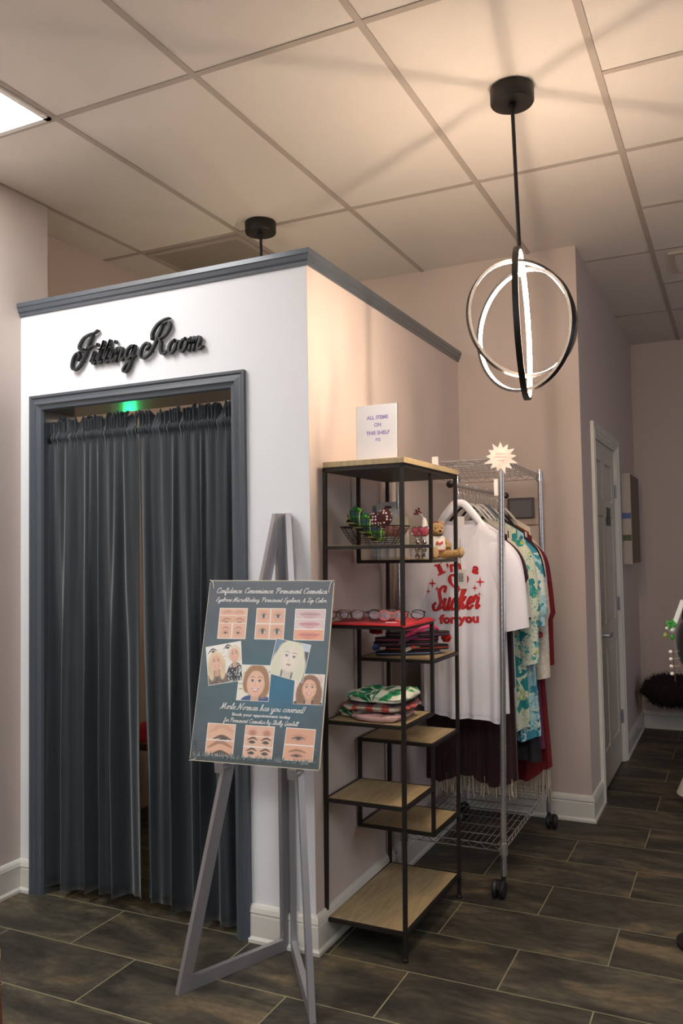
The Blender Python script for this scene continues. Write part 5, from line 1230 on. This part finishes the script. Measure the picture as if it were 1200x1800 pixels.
OUTER = [(.085, .045), (.17, .100), (.238, .158), (.270, .225), (.284, .335), (.294, .468)]
INNER = [(.085, .200), (.13, .300), (.155, .365), (.168, .405), (.178, .445), (.186, .492)]
def garment(name, lab, cat, X, yc, m, hem, hw=.19, hwb=.20, neckw=.085, neckd=.085, sleeve=1.0, zn=1.605, T=.030, fold=.010, nf=6, seed=1, fwd=0.0, hemwave=.006, grp=None, wscale=1.0, drop=0.0, kimono=0.0):
    """hanging garment facing the near end of the rack (-X); returns its root mesh and surface function"""
    rnd = random.Random(seed * 7 + 1); p1, p2, p3 = [rnd.uniform(0, 6) for _ in range(3)]
    def ztop(yy, front):
        a = abs(yy)
        sh = zn - .02 - .62 * max(0, a - neckw * .9)
        if a < neckw: 
            c = math.sqrt(max(0, 1 - (a / neckw) ** 2)); return sh - (neckd if front else .016) * c
        return sh
    def surf(s, v, front):
        w_ = (hw + (hwb - hw) * v) * wscale; yy = s * w_; z0 = ztop(yy if v < .15 else s * hw * wscale, front) if True else 0
        z0 = ztop(s * hw * wscale, front)
        hz = hem + hemwave * math.sin(s * 5 + p1) + drop * s
        z = z0 + (hz - z0) * v
        side = math.sqrt(max(0, 1 - s * s)) ** .6; tk = T * side * (.35 + .65 * min(1, v * 3)) * (1 + .25 * v)
        if abs(s) < .93 and abs(s * hw * wscale) >= neckw * .9 and v < .12: tk = max(tk, .0135 * min(1, .3 + v / .022 * .7))
        k = v ** 1.3
        f = fold * k * (math.sin(nf * PI * s + p2 + .6 * math.sin(2 * v + p3)) + .45 * math.sin(nf * 1.9 * PI * s + p3)) * (1 if front else .7) * (.3 + .7 * side)
        f += .004 * nz(s * 4 + seed, z * 5, seed)
        x = X + (-tk if front else tk) + f + fwd * v
        return (x, yc - yy, z)      # s>0 is the picture's right
    g = MB(); NU, NV = 56, 48
    ss = lambda u: -math.cos(PI * u)
    g.grid(lambda u, v: surf(ss(u), v, True), NU, NV, flip=True); g.grid(lambda u, v: surf(ss(u), v, False), NU, NV)
    if sleeve > 0:
        O = crom([(a, b, 0) for a, b in OUTER], 4); I = crom([(a, b, 0) for a, b in INNER], 4)
        if sleeve > 1:
            for k in range(1, 9):
                e = (sleeve - 1) * .5 * k / 8; O.append(Vector((.281 + .01 * e + kimono * e, .468 + e, 0))); I.append(Vector((.186 + .03 * e * (1 - kimono * 3), .492 + e * .98, 0)))
        elif sleeve < 1:
            n = max(8, int(len(O) * sleeve)); O = O[:n]; I = I[:n]
        for sd_ in (-1, 1):
            vs = []; fs = []; n = 16; m_ = len(O)
            for i in range(m_):
                o_, i_ = O[i], I[i]; c = (o_ + i_) / 2; h = (o_ - i_) / 2; f = i / (m_ - 1)
                for q in range(n):
                    a = 2 * PI * q / n; ca, sa = math.cos(a), math.sin(a)
                    tkk = (.014 + .020 * f) * (1 + .12 * math.sin(3 * a + 5 * f + seed))
                    vs.append((X + tkk * sa + fwd * f * .4 + .004 * math.sin(9 * f + seed), yc - sd_ * wscale * (c.x + h.x * ca), zn - (c.y + h.y * ca)))
            for i in range(m_ - 1):
                for q in range(n): q2 = (q + 1) % n; qd = (i * n + q, i * n + q2, (i + 1) * n + q2, (i + 1) * n + q); fs.append(qd if sd_ > 0 else qd[::-1])
            g.add(vs, fs)
    o = g.build(name, m, smooth=True, at=(X, yc, hem)); tag(o, lab, cat, grp)
    return o, surf
M_tee = mat('white_jersey', (236, 232, 240), .8, bump=.05, bump_scale=500); M_creamt = mat('cream_jersey', (226, 214, 196), .8, bump=.05, bump_scale=500); M_ivory = mat('ivory_cotton', (232, 224, 212), .8)
XT, YT = .790, -.318
hanger(XT, YT, M_hw, 'broad white plastic hanger inside the printed white T-shirt', wide=True, zt=1.628)
tee, sf = garment('t_shirt', 'white T-shirt printed in red with Sucker for you, frontmost on the rack', 't-shirt', XT, YT, M_tee, .712, hw=.182, hwb=.178, neckw=.088, neckd=.095, zn=1.572, seed=2, fold=.009, nf=4, T=.028, drop=-.012)
ORG[tee.name] = Vector((XT, YT, .712))
# ribbed neckband, hem stitching
g = MB()
for fr in (True, False):
    pts = []
    for k in range(25):
        s = (-1 + 2 * k / 24) * .088 / .182; p = sf(s, .004, fr); pts.append(p)
    vs = []; 
    for i, p in enumerate(pts):
        vs += [(p[0] - (.0022 if fr else -.0006), p[1], p[2] + .001), (p[0] - (.0030 if fr else -.0012), YT + (p[1] - YT) * (1 - .16 * abs(p[1] - YT) / .088) , p[2] - .017)]
    g.add(vs, [(2 * i, 2 * i + 2, 2 * i + 3, 2 * i + 1) for i in range(len(pts) - 1)])
g.build('neckband', mat('ribbed_neckband', (228, 224, 232), .85, bump=.2, bump_scale=700), tee, smooth=True)
g = MB()
for vv in (.972, .979):
    g.tube([(lambda p: (p[0] - .0012, p[1], p[2]))(sf(-.97 + 1.94 * k / 60, vv, True)) for k in range(61)], .0006, 4)
g.build('hem_stitching', mat('stitch', (206, 202, 210), .8), tee)
def on_tee(a, z, h=.0016):
    """a: metres to the picture's right of the shirt centre"""
    lo, hi = .02, .98
    w_ = .182
    for _ in range(18):
        m_ = (lo + hi) / 2; s = a / (.182 + (.178 - .182) * m_); p = sf(s, m_, True)
        if p[2] > z: lo = m_
        else: hi = m_
    return (p[0] - h, YT - a, z)
M_redp = mat('red_screen_print', (196, 36, 38), .55)
def teep(fn): g = MB(); fn(g); g.v = [Vector(on_tee(-(v.y), v.z)) for v in g.v]; return g.build('printed_lettering', M_redp, tee)
F2 = lambda a, b, q: (0, -a, b)     # staging: (a,b) kept in y,z
c0 = -.004
teep(lambda g: pen(g, ['S', 'u', 'c', 'k', 'e', 'r'], lambda a, b, q: F2(c0 - .118 + a, 1.168 + b + .06 * a, q), .205, slant=.22, weight=.30, contrast=.6, xh=.050, seg=8))
teep(lambda g: typeset(g, 'for you', lambda a, b, q: F2(a, b + .05 * (a + .1), q), c0 - .088, 1.098, .178, .052, bold=.055))
def arcw(g, pick):
    for ch, a0, rot, x, z, w_, h in [c_ for c_ in (('I', 0, .42, -.082, 1.322, .020, .046), ("'", 0, .3, -.050, 1.352, .009, .018), ('m', 0, .18, -.034, 1.333, .050, .034), ('a', 0, -.28, .058, 1.330, .032, .034)) if c_[0] in pick]:
        v, f, x0, x1, y0, y1 = type_mesh(ch, .05); cr, sr_ = math.cos(rot), math.sin(rot); q = []
        for p in v:
            a = (p[0] - x0) / (x1 - x0) * w_; b = (p[1] - y0) / (y1 - y0) * h; q.append(F2(c0 + x + a * cr - b * sr_, z + a * sr_ + b * cr, 0))
        g.add(q, f)
    for (a, b) in (((-.016, .0), 0), ((-.012, .043), 0)) if 'I' in pick else ():      # slab serifs of the I
        cx, cz = c0 - .082 + .010 * math.cos(.42) - a[1] * math.sin(.42), 1.322 + .010 * math.sin(.42) + a[1] * math.cos(.42); cr, sr_ = math.cos(.42), math.sin(.42)
        g.add([F2(cx + x * cr - y * sr_, cz + x * sr_ + y * cr, 0) for x, y in ((-.018, -.001), (.018, -.001), (.018, .007), (-.018, .007))], [(0, 1, 2, 3)])
teep(lambda g: arcw(g, "I'm")); teep(lambda g: arcw(g, 'a'))
def heart(g):
    P = []
    for k in range(48):
        t_ = 2 * PI * k / 48; P.append((c0 + .0 + .0031 * 16 * math.sin(t_) ** 3 * .95, 1.292 + .0029 * (13 * math.cos(t_) - 5 * math.cos(2 * t_) - 2 * math.cos(3 * t_) - math.cos(4 * t_))))
    g.add([F2(a, b, 0) for a, b in P], [tuple(range(48))])
def star4(g, x, z, s):
    if True:
        pts = []
        for k in range(8):
            a = PI / 4 * k; r = s if k % 2 == 0 else s * .26; pts.append(F2(c0 + x + r * .85 * math.sin(a), z + r * math.cos(a), 0))
        g.add(pts, [tuple(range(8))])
teep(heart).name = 'printed_heart'
for st_ in ((-.118, 1.285, .024), (-.094, 1.262, .016), (-.138, 1.250, .014), (.098, 1.292, .024), (.074, 1.266, .017), (.094, 1.240, .011)): teep(lambda g: star4(g, *st_)).name = 'printed_star'
g = MB(); g.v = []
pts = [(-.001 + .02 * math.sin(a), 1.312 + .018 * math.cos(a)) for a in np.linspace(.3, 2.2, 10)]
for i in range(9): g.add([F2(c0 + .012 + pts[i][0], pts[i][1], 0), F2(c0 + .012 + pts[i + 1][0], pts[i + 1][1], 0), F2(c0 + .015 + pts[i + 1][0] * 1.1, pts[i + 1][1], 0), F2(c0 + .015 + pts[i][0] * 1.1, pts[i][1], 0)], [(0, 1, 2, 3)])
g.v = [Vector(on_tee(-(v.y), v.z, .0022)) for v in g.v]; g.build('heart_highlight', mat('cream_print', (236, 214, 200), .6), tee)
# price tag on a black string
p0 = Vector(on_tee(.012, 1.345, .010)); tt = MB(); tt.box((p0.x - .0006, p0.y - .024, 1.262), (p0.x + .0006, p0.y + .024, 1.345)); pt = tt.build('price_tag', M_paper, tee)
g = MB(); rb = random.Random(1)
y = p0.y + .012
zz = 1.292
while zz < 1.328:
    w_ = rb.choice([.0008, .0014, .002]); g.add([(p0.x - .0010, p0.y - .008, zz), (p0.x - .0010, p0.y + .014, zz), (p0.x - .0010, p0.y + .014, zz + w_), (p0.x - .0010, p0.y - .008, zz + w_)], [(0, 1, 2, 3)]); zz += w_ + .0013
g.build('barcode', mat('black_print', (60, 56, 60), .6), pt)
g = MB(); g.tube(crom([(p0.x, p0.y, 1.340), (p0.x - .004, p0.y + .002, 1.38), (p0.x - .002, p0.y + .003, 1.43), on_tee(.006, 1.478, .003)], 6), .0009, 5); g.build('tag_string', M_blk, pt)
g = MB(); p = on_tee(.004, 1.56, -.012); 
zb = 1.53
g.box((XT + .018, YT - .016, 1.53), (XT + .019, YT + .016, 1.575)); g.build('neck_label', M_paper, tee)

def floral(name, base, c1, c2, c3, sc=13):
    m = bpy.data.materials.new(name); m.use_nodes = True; nt = m.node_tree; b = nt.nodes['Principled BSDF']; b.inputs['Roughness'].default_value = .75
    tc = nt.nodes.new('ShaderNodeTexCoord')
    n0 = node(nt, 'ShaderNodeTexNoise', Scale=sc * .45, Detail=2.0); nt.links.new(tc.outputs['Object'], n0.inputs['Vector'])
    col = nt.nodes.new('ShaderNodeRGB'); col.outputs[0].default_value = lin(base) + (1,); cur = col.outputs[0]
    for k, (c, s_, th, gate) in enumerate(((c1, sc, .42, .42), (c3, sc * 1.7, .30, .52), (c2, sc * 2.1, .36, .46), (c1, sc * 3.5, .3, .50))):
        mp = nt.nodes.new('ShaderNodeMapping'); mp.inputs['Location'].default_value = (k * 3.1, k * 1.7, k); nt.links.new(tc.outputs['Object'], mp.inputs[0])
        nd = node(nt, 'ShaderNodeTexNoise', Scale=s_ * 1.6, Detail=3.0); nt.links.new(mp.outputs[0], nd.inputs['Vector'])
        mx0 = nt.nodes.new('ShaderNodeMixRGB'); mx0.blend_type = 'ADD'; mx0.inputs[0].default_value = .09; nt.links.new(mp.outputs[0], mx0.inputs[1]); nt.links.new(nd.outputs['Color'], mx0.inputs[2])
        v = node(nt, 'ShaderNodeTexVoronoi', Scale=s_); nt.links.new(mx0.outputs[0], v.inputs['Vector'])
        lt = nt.nodes.new('ShaderNodeMath'); lt.operation = 'LESS_THAN'; lt.inputs[1].default_value = th; nt.links.new(v.outputs['Distance'], lt.inputs[0])
        ng = node(nt, 'ShaderNodeTexNoise', Scale=sc * .5, Detail=1.0); nt.links.new(mp.outputs[0], ng.inputs['Vector'])
        gt = nt.nodes.new('ShaderNodeMath'); gt.operation = 'GREATER_THAN'; gt.inputs[1].default_value = gate; nt.links.new(ng.outputs['Fac'], gt.inputs[0])
        ml = nt.nodes.new('ShaderNodeMath'); ml.operation = 'MULTIPLY'; nt.links.new(lt.outputs[0], ml.inputs[0]); nt.links.new(gt.outputs[0], ml.inputs[1])
        mx = nt.nodes.new('ShaderNodeMixRGB'); nt.links.new(ml.outputs[0], mx.inputs[0]); nt.links.new(cur, mx.inputs[1]); mx.inputs[2].default_value = lin(c) + (1,); cur = mx.outputs[0]
    nt.links.new(cur, b.inputs['Base Color']); return m
M_teal = floral('teal_floral_print', (222, 226, 204), (30, 138, 140), (90, 180, 170), (196, 206, 90), 14)
M_aqua = floral('aqua_floral_print', (176, 214, 222), (60, 150, 170), (230, 236, 226), (40, 120, 130), 9)
M_maroon = mat('maroon_velvet', (46, 12, 18), .8, sheen=.2, noise_amt=.35, noise_scale=40); M_wine = mat('dark_red_knit', (120, 22, 26), .9, bump=.3, bump_scale=300, noise_amt=.15)
M_char = mat('charcoal_cloth', (40, 36, 40), .85, noise_amt=.15); M_gold = mat('rust_cloth', (150, 66, 40), .85); M_sky = mat('sky_blue_cotton', (168, 200, 214), .8); M_plum = mat('plum_cloth', (104, 44, 78), .85)
M_lace = ramp_mat('ivory_lace', 'voronoi', [(0.0, (150, 120, 104)), (.10, (232, 222, 206)), (.5, (220, 208, 192))], 60, .85)
G1 = 'clothes hanging behind the printed T-shirt'
spec = [  # name, label, cat, X, material, hem, kwargs, hanger mat
 ('t_shirt', 'plain white T-shirt hanging directly behind the printed one', 't-shirt', .845, M_tee, .735, dict(seed=3, wscale=1.0), M_hw),
 ('t_shirt', 'cream T-shirt third from the front of the rack', 't-shirt', .890, M_creamt, .78, dict(seed=4, wscale=.90), M_hc),
 ('velvet_dress', 'dark maroon velvet dress showing below the white T-shirts', 'dress', .935, M_maroon, .415, dict(seed=5, sleeve=.75, hwb=.21, fold=.016, nf=7, hemwave=.02), M_hk),
 ('t_shirt', 'cream T-shirt hanging behind the maroon dress', 't-shirt', .985, M_creamt, .76, dict(seed=6, wscale=.90), M_hc),
 ('blouse', 'black blouse seen as a dark strip beside the near rack post', 'blouse', 1.035, M_char, .80, dict(seed=7, sleeve=1.05, wscale=.86), M_hk),
 ('t_shirt', 'white T-shirt with a long hanging sleeve right of the near rack post', 't-shirt', 1.085, M_ivory, .72, dict(seed=8, wscale=.84), M_hw),
 ('kimono', 'white kimono with teal flowers and leaves, hem in uneven points', 'kimono', 1.150, M_teal, .585, dict(seed=9, sleeve=1.45, hwb=.23, fold=.018, nf=6, hemwave=.03, kimono=.0, wscale=.95), M_hc),
 ('dress', 'pale aqua floral dress just behind the teal kimono', 'dress', 1.215, M_aqua, .555, dict(seed=10, sleeve=1.1, hwb=.25, fold=.018, nf=6, hemwave=.02), M_hg),
 ('dress', 'charcoal grey dress low in the middle of the rack', 'dress', 1.275, M_char, .43, dict(seed=11, sleeve=.8, hwb=.24, fold=.014), M_hg),
 ('blouse', 'ivory lace blouse with red stitched flowers on the sleeve', 'blouse', 1.335, M_lace, .86, dict(seed=12, sleeve=1.62, wscale=.98), M_hw),
 ('tunic', 'plum tunic low between the charcoal and the red clothes', 'tunic', 1.385, M_plum, .46, dict(seed=13, sleeve=.8, hwb=.24), M_hk),
 ('cardigan', 'long dark red fringed cardigan near the far end of the rack', 'cardigan', 1.440, M_wine, .335, dict(seed=14, sleeve=1.50, hwb=.26, fold=.018, nf=5, hemwave=.04, T=.036), M_hk),
 ('sweater', 'rust brown sweater squeezed behind the dark red cardigan', 'sweater', 1.495, M_gold, .70, dict(seed=15, sleeve=.8, wscale=.8), M_hk),
 ('cardigan', 'pale beige cardigan last on the rack by the back wall', 'cardigan', 1.560, M_creamt, .62, dict(seed=16, sleeve=1.2, wscale=.78), M_hc)]
tops = []
for nm, lab, cat, X, m, hem, kw, hm in spec:
    yc = -.30 + random.uniform(-.008, .008); zn_ = 1.598 + random.uniform(-.01, .006)
    if hm is M_hk: zn_ -= .012
    hanger(X, yc, hm, 'hanger of the ' + ' '.join(lab.split()[:9]), zt=zn_ + .034)
    o, s_ = garment(nm, lab, cat, X, yc, m, hem, zn=zn_, grp=None, **kw); tops.append((o, s_, X, yc))
    ORG[o.name] = Vector((X, yc, hem))
def fringe(o, X, yc, hem, half, m, L, n, seed, x_amp=.03):
    g = MB(); r = random.Random(seed)
    for k in range(n):
        y = yc - half + 2 * half * k / (n - 1); x = X + r.uniform(-x_amp, x_amp); l = L * r.uniform(.75, 1.1)
        g.tube([(x, y, hem + .02), (x + r.uniform(-.004, .004), y + r.uniform(-.004, .004), hem - l * .5), (x + r.uniform(-.008, .008), y + r.uniform(-.006, .006), hem - l)], .0022, 4)
    g.build('fringe', m, o)
M_fr = mat('cream_fringe', (206, 190, 160), .9)
fringe(tops[11][0], 1.44, tops[11][3], .335, .25, M_fr, .13, 62, 3); fringe(tops[2][0], .935, tops[2][3], .415, .2, M_fr, .07, 40, 5)
# red stitched flowers on the lace sleeve
g = MB()
for k in range(4):
    z = 1.02 + k * .055; c = Vector((1.335 - .036, tops[9][3] - .245, z)); 
    for q in range(5): a = q * 1.256; g.ball(c + Vector((0, .008 * math.cos(a), .010 * math.sin(a))), (.002, .006, .006), 8)
g.build('stitched_flowers', M_redp, tops[9][0])
# striped scarf knotted on the aqua dress
g = MB(); T_ = tops[7]
def scf(u, v): a = 2 * PI * v; c = Vector((1.19 - .02 * math.sin(PI * u), -.40 - .16 * u, 1.00 + .10 * u - .07 * math.sin(PI * u))); return tuple(c + Vector((.020 * math.cos(a), 0, .045 * math.sin(a) * (1 - .3 * u) + .006 * math.sin(4 * a))))
g.grid(scf, 24, 20); tag(g.build('silk_scarf', plaid_mat('blue_striped_silk', (206, 226, 228), [(2, 34, .35, .2, (52, 130, 160), .9), (2, 34, .12, .7, (120, 180, 196), .9)]), smooth=True), 'blue and white striped silk scarf looped over the teal kimono', 'scarf')

# ------------------------------------------------------------------ corridor: wall organiser, fur bench
t = thing('wall_panel', 'shallow pale panel with blue and green stickers hung by the corridor door', 'wall panel', (3.72, YK - .03, 1.31))
MB().box((3.46, YK - .060, 1.31), (4.00, YK - .001, 1.94)).build('panel_box', mat('greyed_panel', (120, 104, 92), .7), t)
MB().box((3.450, YK - .062, 1.305), (3.4595, YK - .001, 1.945)).build('panel_edge', mat('pale_edge', (196, 184, 172), .6), t)
MB().box((3.4485, YK - .060, 1.625), (3.4498, YK - .003, 1.665)).build('sticker', mat('blue_sticker', (90, 112, 160), .6), t)
MB().box((3.4485, YK - .060, 1.470), (3.4498, YK - .003, 1.512)).build('sticker', mat('green_sticker', (98, 104, 60), .6), t)
t = thing('fur_bench', 'low bench with a shaggy dark brown fur cover against the far wall', 'bench', (3.97, -1.35, 0))
M_dfur = mat('dark_brown_fur', (30, 16, 14), .95)
g = MB()
g.grid(lambda u, v: (3.97 + .155 * math.cos(2 * PI * u) * (1 - .15 * abs(2 * v - 1) ** 6) , -.705 - 1.2 * v, .36 + .115 * math.sin(2 * PI * u) * (1 - abs(2 * v - 1) ** 10)), 24, 30)
rf = random.Random(6)
for k in range(6000):
    a = rf.uniform(0, 2 * PI); v = rf.random(); e = (1 - abs(2 * v - 1) ** 10); c = Vector((3.97 + .155 * math.cos(a), -.705 - 1.2 * v, .36 + .115 * math.sin(a) * e))
    d = Vector((math.cos(a) + rf.uniform(-.5, .5), rf.uniform(-.7, .7) + (.8 if v < .06 else 0), math.sin(a) - .35 + rf.uniform(-.5, .5))).normalized(); q = d.cross(Vector((.2, .3, .9))).normalized() * .0025
    l = rf.uniform(.02, .045); tip = c + d * l
    if tip.z < .19: tip.z = .19 + rf.uniform(0, .02)
    g.add([c - q, c + q, tip], [(0, 1, 2)])
g.build('fur_cover', M_dfur, t)
for y in (-1.12, -1.80):
    for x in (3.88, 4.06): MB().bar((x, y, 0), (x, y, .30), .03).build('leg', M_black, t)

# ------------------------------------------------------------------ right edge: mannequin and jewellery stand
t = thing('mannequin', 'mannequin in a black top and wide white trousers at the right picture edge', 'mannequin', (2.3, -1.42, 0))
M_skin = mat('mannequin_plastic', (206, 178, 156), .45)
mx_, my_ = 2.30, -1.42
def sect(g, rows, cx, cy, n=28):
    vs = []; fs = []
    for (z, rx, ry, ox, oy) in rows:
        for q in range(n): a = 2 * PI * q / n; vs.append((cx + ox + rx * math.cos(a), cy + oy + ry * math.sin(a), z))
    for i in range(len(rows) - 1):
        for q in range(n): q2 = (q + 1) % n; fs.append((i * n + q, i * n + q2, (i + 1) * n + q2, (i + 1) * n + q))
    fs += [tuple(range(n - 1, -1, -1)), tuple((len(rows) - 1) * n + q for q in range(n))]
    g.add(vs, fs)
g = MB(); sect(g, [(.98, .13, .185, 0, 0), (1.02, .13, .19, 0, 0), (1.10, .11, .155, 0, 0), (1.25, .12, .165, 0, 0), (1.36, .12, .185, 0, 0), (1.43, .10, .19, 0, 0), (1.47, .06, .10, 0, 0), (1.52, .05, .055, 0, 0), (1.56, .05, .05, 0, 0), (1.60, .075, .065, 0, 0), (1.68, .095, .078, 0, 0), (1.75, .085, .072, 0, 0), (1.79, .04, .035, 0, 0)], mx_, my_)
for s_ in (-1, 1):
    sect(g, [(.07, .045, .035, 0, s_ * .10), (.45, .055, .05, 0, s_ * .10), (.55, .06, .055, 0, s_ * .10), (.90, .085, .085, 0, s_ * .09), (1.0, .08, .08, 0, s_ * .08)], mx_, my_)
    g.tube(crom([(mx_, my_ + s_ * .19, 1.41), (mx_, my_ + s_ * .235, 1.18), (mx_ - .02, my_ + s_ * .262, .98), (mx_ - .04, my_ + s_ * .245, .80)], 5), [.042 - .0013 * k for k in range(16)], 12)
    hb = Vector((mx_ - .04, my_ + s_ * .245, .80)); g.ball(hb + Vector((0, 0, -.045)), (.016, .034, .046), 12)
    for q in range(4): g.tube([hb + Vector((-.002, (q - 1.5) * .016, -.075)), hb + Vector((-.006, (q - 1.5) * .017, -.115 - .006 * (q in (1, 2)))), hb + Vector((-.016, (q - 1.5) * .017, -.148 - .008 * (q in (1, 2))))], [.009, .008, .006], 8)
    g.tube([hb + Vector((-.004, -s_ * .026, -.03)), hb + Vector((-.02, -s_ * .042, -.07)), hb + Vector((-.026, -s_ * .044, -.095))], [.011, .009, .007], 8)
g.build('body', M_skin, t, smooth=True)
g = MB(); sect(g, [(.92, .145, .20, 0, 0), (1.00, .14, .20, 0, 0), (1.10, .12, .168, 0, 0), (1.25, .13, .178, 0, 0), (1.36, .13, .198, 0, 0), (1.44, .105, .195, 0, 0), (1.475, .075, .11, 0, 0)], mx_, my_)
for s_ in (-1, 1): g.tube(crom([(mx_, my_ + s_ * .18, 1.42), (mx_, my_ + s_ * .238, 1.18), (mx_ - .02, my_ + s_ * .268, .97), (mx_ - .04, my_ + s_ * .252, .80)], 5), [.056 - .0008 * k for k in range(16)], 14)
g.build('black_top', mat('black_knit', (20, 20, 26), .85), t, smooth=50)
g = MB()
for s_ in (-1, 1): sect(g, [(.075, .16, .200, 0, s_ * .170), (.25, .125, .150, 0, s_ * .145), (.55, .09, .098, 0, s_ * .105), (.80, .10, .105, 0, s_ * .095), (.99, .11, .105, 0, s_ * .085)], mx_, my_, 36)
g.build('white_trousers', mat('white_crepe', (232, 228, 214), .8), t, smooth=50)
for s_ in (-1, 1):
    g = MB(); g.ball((mx_ - .05, my_ + s_ * .12 + .0, .040), (.125, .045, .036), 16); g.v = [Vector((v.x, v.y, max(v.z, .012))) for v in g.v]; sh_ = g.build('shoe', mat('black_leather', (24, 22, 24), .3), t, smooth=True)
    g = MB(); g.prism([(a, b * .95) for a, b in sole_outline(.262, .096)], lambda a, b, q: (mx_ - .05 - a, my_ + s_ * .12 + b, q), .014); g.build('sole', mat('grey_sole', (120, 118, 114), .7), sh_)

jx, jy = .60, -1.265
t = thing('jewellery_stand', 'black T bar jewellery stand with green drops and pearl pins at the right edge', 'jewellery stand', (jx, jy, 0))
g = MB(); g.lathe([(0, 0), (.11, 0), (.11, .012), (.015, .02), (0, .02)], (jx, jy, 0), 32); g.tube([(jx, jy, .01), (jx, jy, 1.25)], .010, 14); g.build('stand_pole', M_black, t, smooth=40)
g = MB(); g.ball((jx, jy, 1.075), (.05, .078, .115), 24); g.lathe([(.04, 1.15), (.030, 1.20), (.030, 1.24), (0, 1.245)], (jx, jy, 0), 20); g.build('display_bust', mat('navy_black_velvet', (14, 14, 22), .9, sheen=.3), t, smooth=True)
g = MB(); g.bar((jx - .052, jy + .044, 1.235), (jx - .057, jy + .086, 1.12), .016, .0015, (1, 0, 0)); g.build('earring_card', mat('white_card', (236, 234, 228), .6), t)
M_crys = mat('green_crystal', (110, 220, 110), .06, trans=.75, emit=None); M_crys2 = mat('olive_crystal', (190, 205, 90), .08, trans=.6); M_pearl = mat('pearl', (238, 226, 218), .2, coat=.8)
for (dy, z, m, r) in ((.096, 1.152, M_crys, .008), (.082, 1.158, M_crys, .008), (.090, 1.140, M_crys, .008), (.074, 1.147, M_crys, .008), (.106, 1.108, M_crys2, .0085), (.083, 1.102, M_crys, .0085)):
    g = MB(); g.lathe([(0, -1.3 * r), (r * .9, -.5 * r), (r, .1 * r), (r * .45, 1.1 * r), (0, 1.5 * r)], (jx - .062, jy + dy, z), 8); g.build('crystal_drop', m, t)
for (dy, z) in ((.100, 1.134), (.083, 1.128)): g = MB(); g.ball((jx - .064, jy + dy, z), .0062, 12); g.build('pearl_bead', M_pearl, t, smooth=True)
g = MB(); g.tube([(jx - .062, jy + .083, 1.062), (jx - .062, jy + .078, .945)], .0015, 6); g.build('hanging_pin', mat('rose_gold', (206, 160, 140), .25, 1.0), t)
for k in range(4):
    z = 1.050 - k * .026; g = MB(); g.ball((jx - .063, jy + .091 - k * .001, z), .0068, 12); g.build('pearl_bead', M_pearl, t, smooth=True)
    g = MB(); g.tube([(jx - .062, jy + .086, z), (jx - .06, jy + .060, z + .004)], .0010, 5); g.build('earring_post', M_silver, t)

# ------------------------------------------------------------------ left edge: tan edged leather tub chair, a sliver of it in the frame
t = thing('tub_chair', 'orange brown leather tub chair with a pale wooden edge at the lower left corner', 'chair', (-1.4935, .335, 0))
cx_, cy2 = -1.4935, .335
g = MB(); prof = [(.0, .06), (.26, .06), (.285, .12), (.294, .30), (.284, .53), (.255, .53), (.255, .12), (0, .12)]
g.lathe(prof, (cx_, cy2, 0), 48); g.build('shell', mat('tan_leather', (120, 56, 20), .45, noise_amt=.15), t, smooth=40)
g = MB(); g.lathe([(.2555, .52), (.2862, .52), (.2868, .53), (.272, .538), (.2555, .535)], (cx_, cy2, 0), 48); g.build('wooden_edge', mat('pale_wood_edge', (140, 112, 78), .5), t, smooth=40)
g = MB(); g.lathe([(0, .125), (.25, .125), (.252, .22), (.20, .25), (0, .26)], (cx_, cy2, 0), 40); g.build('seat_cushion', mat('dark_leather', (60, 34, 26), .5), t, smooth=40)
for a in (.8, 2.4, 4.0, 5.5): g = MB(); g.tube([(cx_ + .2 * math.cos(a), cy2 + .2 * math.sin(a), .07), (cx_ + .22 * math.cos(a), cy2 + .22 * math.sin(a), 0)], [.018, .012], 10); g.build('leg', M_wood, t)
